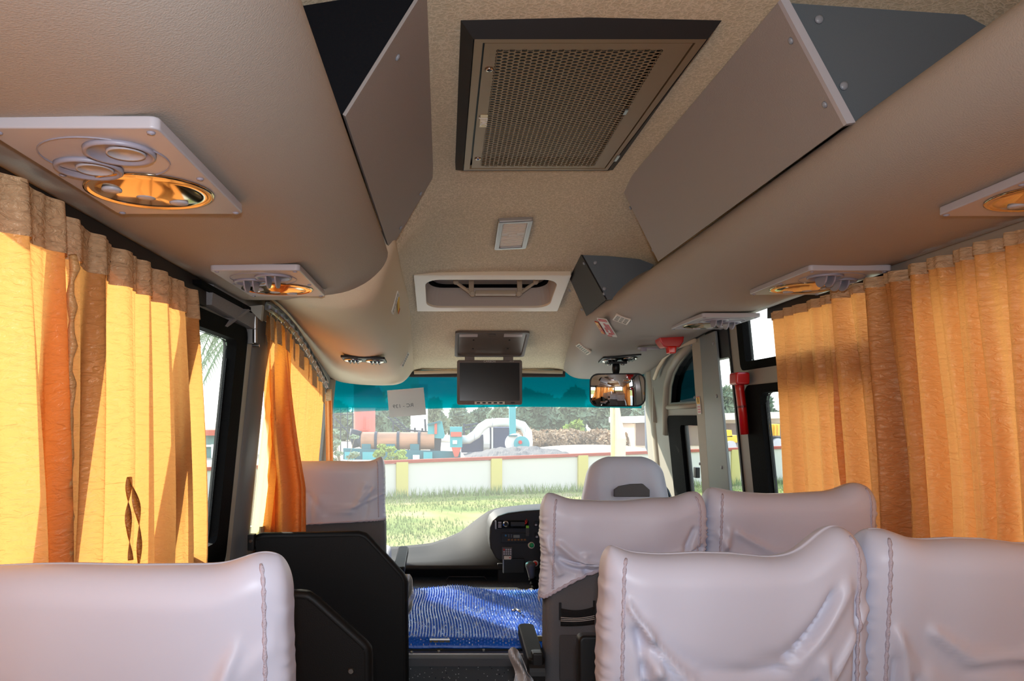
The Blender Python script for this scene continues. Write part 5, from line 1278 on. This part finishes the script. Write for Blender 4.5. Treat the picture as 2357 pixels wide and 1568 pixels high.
# ---- front platform, engine cover, mat
pb = thing('front_platform', 'speckled grey step riser with metal nosing at the front of the aisle', 'step', (.5, 3.05, 0))
MB().box((.43, 4.1, .21), (.80, 1.04, .21)).build('riser', floor_m, pb)
MB().box((.43, 3.066, .428), (.80, .014, .010)).build('nosing', steel, pb, bevel=.004)
MB().box((.43, 3.047, .405), (.80, .004, .016)).build('nosing_lip', mat('nosing_grey', (96, 98, 102), .4, metal=.5), pb)
for px, py in ((948, 1502), (1010, 1500), (1113, 1497)): MB().lathe([(.006, 0), (.004, .003)], P(px, py, 3.042), MY, 10).build('rivet', steel, pb)
ec = thing('engine_cover', 'dark engine cover box under the blue woven mat', 'engine cover', (.25, 3.6, .42))
MB().box((.24, 3.62, .43), (.42, .50, .024)).build('cover_box', dark_grey, ec, bevel=.012)
hn = MB(); hcx = P(1012, 1480, 3.115)
MB().box(P(1012, 1475, 3.11), (.04, .004, .006)).build('hinge_leaf', mat('brass', (150, 136, 100), .3, metal=.9), ec)
MB().lathe([(.024, 0), (.022, .004)], P(1012, 1484, 3.112), MY, 16).build('hinge_plate', mat('brass', (150, 136, 100), .3, metal=.9), ec)
MB().lathe([(.005, -.04), (.005, .04)], P(1012, 1473, 3.105), MX, 10).build('hinge_pin', steel, ec)
MB().box(P(1243, 1470, 3.11), (.02, .004, .01)).build('latch', mat('brass', (150, 136, 100), .3, metal=.9), ec)
blue = mat('blue_woven_plastic', (0, 96, 206), .35, spec=.6, bump=.4, nscale=120)
glint = mat('glint_paint', (196, 214, 240), .2, spec=1., metal=.4)  # sparkle of the mat painted as pale loops among the blue
tm = thing('woven_mat', 'blue woven plastic mat with painted glints on the engine cover', 'mat', (.2, 3.55, .48))
def matp(u, v):
    x = -.166 + .80 * u; y = 3.09 + .90 * v; z = .474 + .012 * math.sin(u * 7 + 1) * math.sin(v * 3) + .020 * math.exp(-((u - .28) / .2) ** 2) * v
    z -= .028 * max(0, 1 - v / .06) ** 2 + .0 
    z += .006 * noise.noise(Vector((u * 5, v * 5, 1)))
    return Vector((x - .012 * v + .006 * math.sin(v * 9), y, z))
MB().grid(matp, 60, 60).build('mat_base', blue, tm, smooth=True, solid=.006)
mbt = MB(); mbg = MB(); rr = random.Random(4); NX, NY = 66, 64
for i in range(NX):
    for j in range(NY):
        u, v = (i + .5) / NX, (j + .5 + .5 * (i % 2)) / (NY + .5); c = matp(u, v) + Vector((0, 0, .004)); a = rr.uniform(-.25, .25)
        ux = Vector((math.cos(a + 1.2), math.sin(a + 1.2), 0)) * .0078; uy = Vector((-math.sin(a + 1.2), math.cos(a + 1.2), 0)) * .0052; h = Vector((0, 0, rr.uniform(.005, .011)))
        tgt = mbg if rr.random() < .2 else mbt
        if tgt is mbg: ux *= .6; uy *= .6; h *= 1.1
        tgt.add([c + ux, c + uy, c - ux, c - uy, c + h], [(0, 1, 4), (1, 2, 4), (2, 3, 4), (3, 0, 4)])
o = mbt.build('blue_loops', blue, tm, fix=False); o['kind'] = 'stuff'
o = mbg.build('glint_loops', glint, tm, fix=False); o['kind'] = 'stuff'
cl = thing('broken_clip', 'small chrome clip lying on the blue mat', 'clip', P(1185, 1405, 3.5))
MB().tube([P(1180, 1407, 3.52), P(1188, 1403, 3.55), P(1193, 1406, 3.5), P(1198, 1411, 3.48)], .007, 6).build('wire', chrome, cl, smooth=True)
# white plastic cover between mat and partition
wb = thing('white_plastic_sheet', 'white crumpled plastic sheet between black partition and blue mat', 'plastic sheet', P(938, 1400, 3.4))
MB().grid(lambda u, v: P(929 + 24 * (math.sin(math.pi * (v * .75 + .22)) ** 1.2) * u + 1.5 * math.sin(v * 21), 1322 + 118 * v, 3.3 + .04 * math.sin(u * 8 + v * 13)), 12, 26).build('sheet', mat('white_film', (218, 216, 212), .3, spec=.6), wb, smooth=False, solid=.002)

# ---- dashboard
dk = [(-.74, -.86), (-.30, -.842), (-.10, -.822), (.0, -.79), (.10, -.745), (.2, -.668), (.27, -.615), (.34, -.588), (.45, -.575), (.6, -.565), (.9, -.56), (1.30, -.58)]
def ztd(x):
    for a, b_ in zip(dk, dk[1:]):
        if x <= b_[0]: t_ = (x - a[0]) / (b_[0] - a[0]); return a[1] + (b_[1] - a[1]) * t_
    return dk[-1][1]
dash_top = mat('dash_grey_grain', (44, 41, 38), .62, spec=.12, bump=.12, nscale=400); dash_dark = mat('dash_charcoal', (34, 34, 36), .55, bump=.2, nscale=300)
da = thing('dashboard', 'long dark grey dashboard rising to the instrument hood on the right', 'dashboard', (.28, 4.6, .44))
rings = []
for k in range(45):
    x = -.74 + 2.04 * k / 44; zt = ztd(x)
    rings.append([Vector((x, y, CZ + z)) for y, z in ((5.24, zt - .10), (5.15, zt - .01), (4.98, zt), (4.86, zt - .012), (4.68, zt * .62 - .83 * .38 - .012), (4.52, zt * .25 - .84 * .75), (4.44, -.842), (4.425, -.856), (4.435, -.868), (4.8, -.885), (5.24, -.885))])
MB().ring_loft(rings).build('upper_shelf', dash_top, da, smooth=True)
MB().prism([Vector((-.74, 4.47, CZ - .868)), Vector((-.74, 4.56, .43)), Vector((-.74, 5.2, .43)), Vector((-.74, 5.2, CZ - .868))], (2.04, 0, 0)).build('lower_fascia', dash_dark, da)
for (xa, xb, ya, yb_) in ((1027, 1121, 1328, 1400), (955, 991, 1341, 1400)):
    q = [P(xa, yb_, 4.47), P(xa, ya + 8, 4.47), P(xa + 6, ya, 4.465), P(xb - 6, ya, 4.465), P(xb, ya + 8, 4.47), P(xb + 3, yb_, 4.47)]
    MB().tube(q, .004, 6).build('compartment_rim', dash_dark, da, smooth=True)
bn = thing('instrument_binnacle', 'black instrument hood with radio and switches right of the mat', 'dashboard', P(1300, 1300, 4.42))
bp_ = [(1128, 1262), (1126, 1240), (1127, 1215), (1133, 1199), (1146, 1188), (1170, 1181), (1210, 1176), (1260, 1173), (1500, 1173), (1520, 1190), (1520, 1300), (1170, 1300), (1142, 1288)]
MB().prism([P(a, b_, 4.40) for a, b_ in bp_], (0, .30, 0)).build('hood', dash_dark, bn, bevel=.012)
def face(px0, px1, py0, py1, m, name, th=.012, d=4.40, r=.003, parent=None, bv=.002):
    c = P((px0 + px1) / 2, (py0 + py1) / 2, d); return MB().plate(c, (px1 - px0) / 2 * d / F, (py1 - py0) / 2 * d / F, th, axes((1, 0, 0), (0, 0, 1)), r=r).build(name, m, parent, bevel=bv)
rd = thing('car_radio', 'black car radio with silver volume ring in the instrument hood', 'radio', P(1190, 1217, 4.39))
face(1140, 1216, 1198, 1216, black_gloss, 'radio_face', parent=rd); face(1139, 1143, 1198, 1218, steel, 'silver_edge', .014, parent=rd); face(1175, 1208, 1201, 1211, mat('lcd_grey', (44, 46, 48), .3), 'display', .0135, parent=rd)
MB().lathe([(.0165, 0), (.0165, .008), (.011, .010), (.011, .006)], P(1164, 1206, 4.388), MY, 24).build('volume_ring', chrome, rd, smooth=False)
MB().lathe([(.011, 0), (.010, .013), (0, .014)], P(1164, 1206, 4.388), MY, 20).build('volume_knob', black, rd, smooth=True)
for k in range(4): face(1146, 1154, 1201 + k * 3.6, 1203 + k * 3.6, grey_pl, 'radio_button', .0135, parent=rd)
us = thing('memory_stick', 'memory stick with green cap and red clip hanging from the radio', 'memory stick', P(1213, 1225, 4.37))
MB().box(P(1214, 1223, 4.37), (.009, .005, .028)).build('stick_body', dark_grey, us, bevel=.002); MB().box(P(1214, 1213, 4.368), (.008, .005, .007)).build('green_cap', mat('lime', (130, 190, 50), .4), us, bevel=.001)
MB().tube([P(1212, 1206, 4.37), P(1209, 1200, 4.37), P(1212, 1195, 4.37), P(1213, 1202, 4.37), P(1208, 1207, 4.37)], .003, 6).build('red_clip', red_pl, us, smooth=True)
cu_ = thing('climate_control', 'black climate control unit with digital readout under the radio', 'control unit', P(1190, 1249, 4.39))
face(1153, 1219, 1227, 1249, black, 'control_face', parent=cu_)
face(1181, 1196, 1231, 1238, mat('lcd_pale', (120, 126, 122), .3), 'readout', .0135, parent=cu_)
for k in range(6): face(1168 + k * 7.4, 1173.5 + k * 7.4, 1240, 1244.5, mat('amber_key', (120, 80, 34), .5), 'key', .0135, parent=cu_)
face(1161.5, 1166, 1230, 1234.5, mat('blue_led', (40, 100, 150), .4), 'blue_light', .0135, parent=cu_)
for k in range(2): 
    for j in range(3): face(1170 + k * 6, 1171.4 + k * 6, 1230 + j * 2.5, 1231.2 + j * 2.5, grey_pl, 'indicator', .0135, parent=cu_)
rc = thing('remote_control', 'small grey remote control with a red key and white foot', 'remote control', P(1167, 1286, 4.38))
face(1155.5, 1178.5, 1259, 1287, mat('remote_grey', (84, 82, 82), .5), 'remote_body', .018, parent=rc)
for j in range(3):
    for k in range(4): face(1158 + k * 5, 1161.4 + k * 5, 1262.5 + j * 5, 1266 + j * 5, red_p if (j == 0 and k == 0) else grey_pl, 'remote_key', .0205, parent=rc, bv=0)
face(1159.5, 1176, 1279, 1287, white_pl, 'white_foot', .021, parent=rc); face(1171, 1175, 1281.5, 1283.5, red_p, 'red_mark', .0225, parent=rc, bv=0)
gk = thing('green_knob', 'round green knob in a white collar on the black hood', 'knob', P(1222.5, 1255, 4.39))
MB().lathe([(.0185, 0), (.0185, .012), (.015, .016)], P(1222.5, 1255, 4.40), MY, 24).build('collar', white_pl, gk, smooth=False)
MB().lathe([(.0135, .012), (.013, .024), (.008, .029), (0, .030)], P(1222.8, 1254, 4.40), MY, 20).build('button', mat('green_plastic', (20, 150, 90), .3, spec=.6), gk, smooth=True)
for k, (a, b_, c_, d_) in enumerate(((1229, 1238, 1200, 1212), (1240, 1249, 1199, 1211), (1231, 1240, 1226, 1240), (1243, 1252, 1226, 1240))):
    lab = ['upper left rocker switch right of the radio', 'upper right rocker switch right of the radio', 'lower left rocker switch above the green knob', 'lower right rocker switch above the green knob'][k]
    t = thing('rocker_switch', lab, 'switch', P(a, d_, 4.39), 'rocker switches'); face(a, b_, c_, d_, black, 'switch_body', parent=t); face(a + 1.5, b_ - 2, (c_ + d_) / 2, d_ - 2, grey_pl if k in (0, 2) else dark_grey, 'switch_legend', .015, parent=t)
gb = thing('ashtray_panel', 'black ashtray drawer below the grey remote control', 'drawer', P(1182, 1320, 4.39)); face(1158, 1206, 1285, 1318, black, 'drawer_front', .02, parent=gb); face(1157, 1159, 1286, 1318, steel, 'bright_edge', .0215, parent=gb, bv=0)
MB().prism([P(1145, 1298, 4.43), P(1520, 1298, 4.43), P(1520, 1420, 4.50), P(1150, 1420, 4.5)], (0, .05, 0)).build('lower_console', dash_dark, bn, bevel=.005)
rb = thing('red_button', 'red button with white rim behind the gear knob', 'button', P(1231, 1297, 4.38)); MB().lathe([(.018, 0), (.018, .02), (.014, .024)], P(1231, 1296, 4.42), MY, 20).build('rim', white_pl, rb); MB().lathe([(.013, .02), (.011, .03), (0, .032)], P(1231, 1296, 4.42), MY, 16).build('cap', red_pl, rb, smooth=True)
gl = thing('gear_lever', 'gear lever with grey knob and black rubber bellows beside the mat', 'gear lever', P(1237, 1365, 4.1))
kp = [P(1224, 1331, 4.1), P(1223, 1322, 4.1), P(1222, 1312, 4.1), P(1221, 1303, 4.1), P(1221, 1297, 4.1), P(1221, 1293, 4.1)]
MB().tube(kp, [.016, .018, .022, .027, .026, .012], 16).build('knob', mat('knob_grey', (74, 70, 68), .4), gl, smooth=True)
pts = []; rs = []
for k in range(17): pts.append(P(1225 + 14 * k / 16, 1330 + 34 * k / 16, 4.1 + .02 * k / 16)); rs.append(.017 + .006 * (k / 16) + .0055 * math.sin(k * math.pi / 2))
MB().tube(pts, rs, 16).build('bellows', rubber, gl, smooth=True)
MB().lathe([(.06, 0), (.055, .02), (.02, .03)], P(1236, 1368, 4.12), I3, 20).build('gaiter_base', mat('gaiter', (120, 108, 98), .5), gl, smooth=True)
MB().tube([P(1224, 1331, 4.1), P(1239, 1366, 4.12), (XX(1239, 4.12), 4.13, .40)], .008, 8).build('rod', steel, gl)
sw = thing('steering_wheel', 'black steering wheel hidden behind the driver seat', 'steering wheel', (XX(1447, 4.3), 4.2, 1.0))
MW = axes((1, 0, 0), (0, .75, .65))
c = Vector((XX(1447, 4.3), 4.22, .93)); MB().tube([c + MW @ Vector((.2 * math.cos(a * math.pi / 16), .2 * math.sin(a * math.pi / 16), 0)) for a in range(33)], .013, 8, cap=False).build('rim', black, sw, smooth=True)
for a in (-.5, 3.64, 1.57): MB().tube([c, c + MW @ Vector((.2 * math.cos(a), .2 * math.sin(a), 0))], .01, 6).build('spoke', black, sw)
MB().tube([c, c + Vector((0, .25, -.35))], .025, 8).build('column', black, sw)
# two more passenger seats per side behind the lens for the driver's mirror to see
for k, (x, y) in enumerate(((-.43, .1), (-.43, -.8), (.51, -.3), (.98, -.3), (.51, -1.1), (.98, -1.1))):
    seat(x, y, 1.14, .45, .13, .66, 60 + k, [(.85, .03, .2)], 'white covered seat behind the viewer, %s' % ['left near', 'left far', 'aisle side near', 'window side near', 'aisle side far', 'window side far'][k], nfold=2)
bpy.context.view_layer.update()
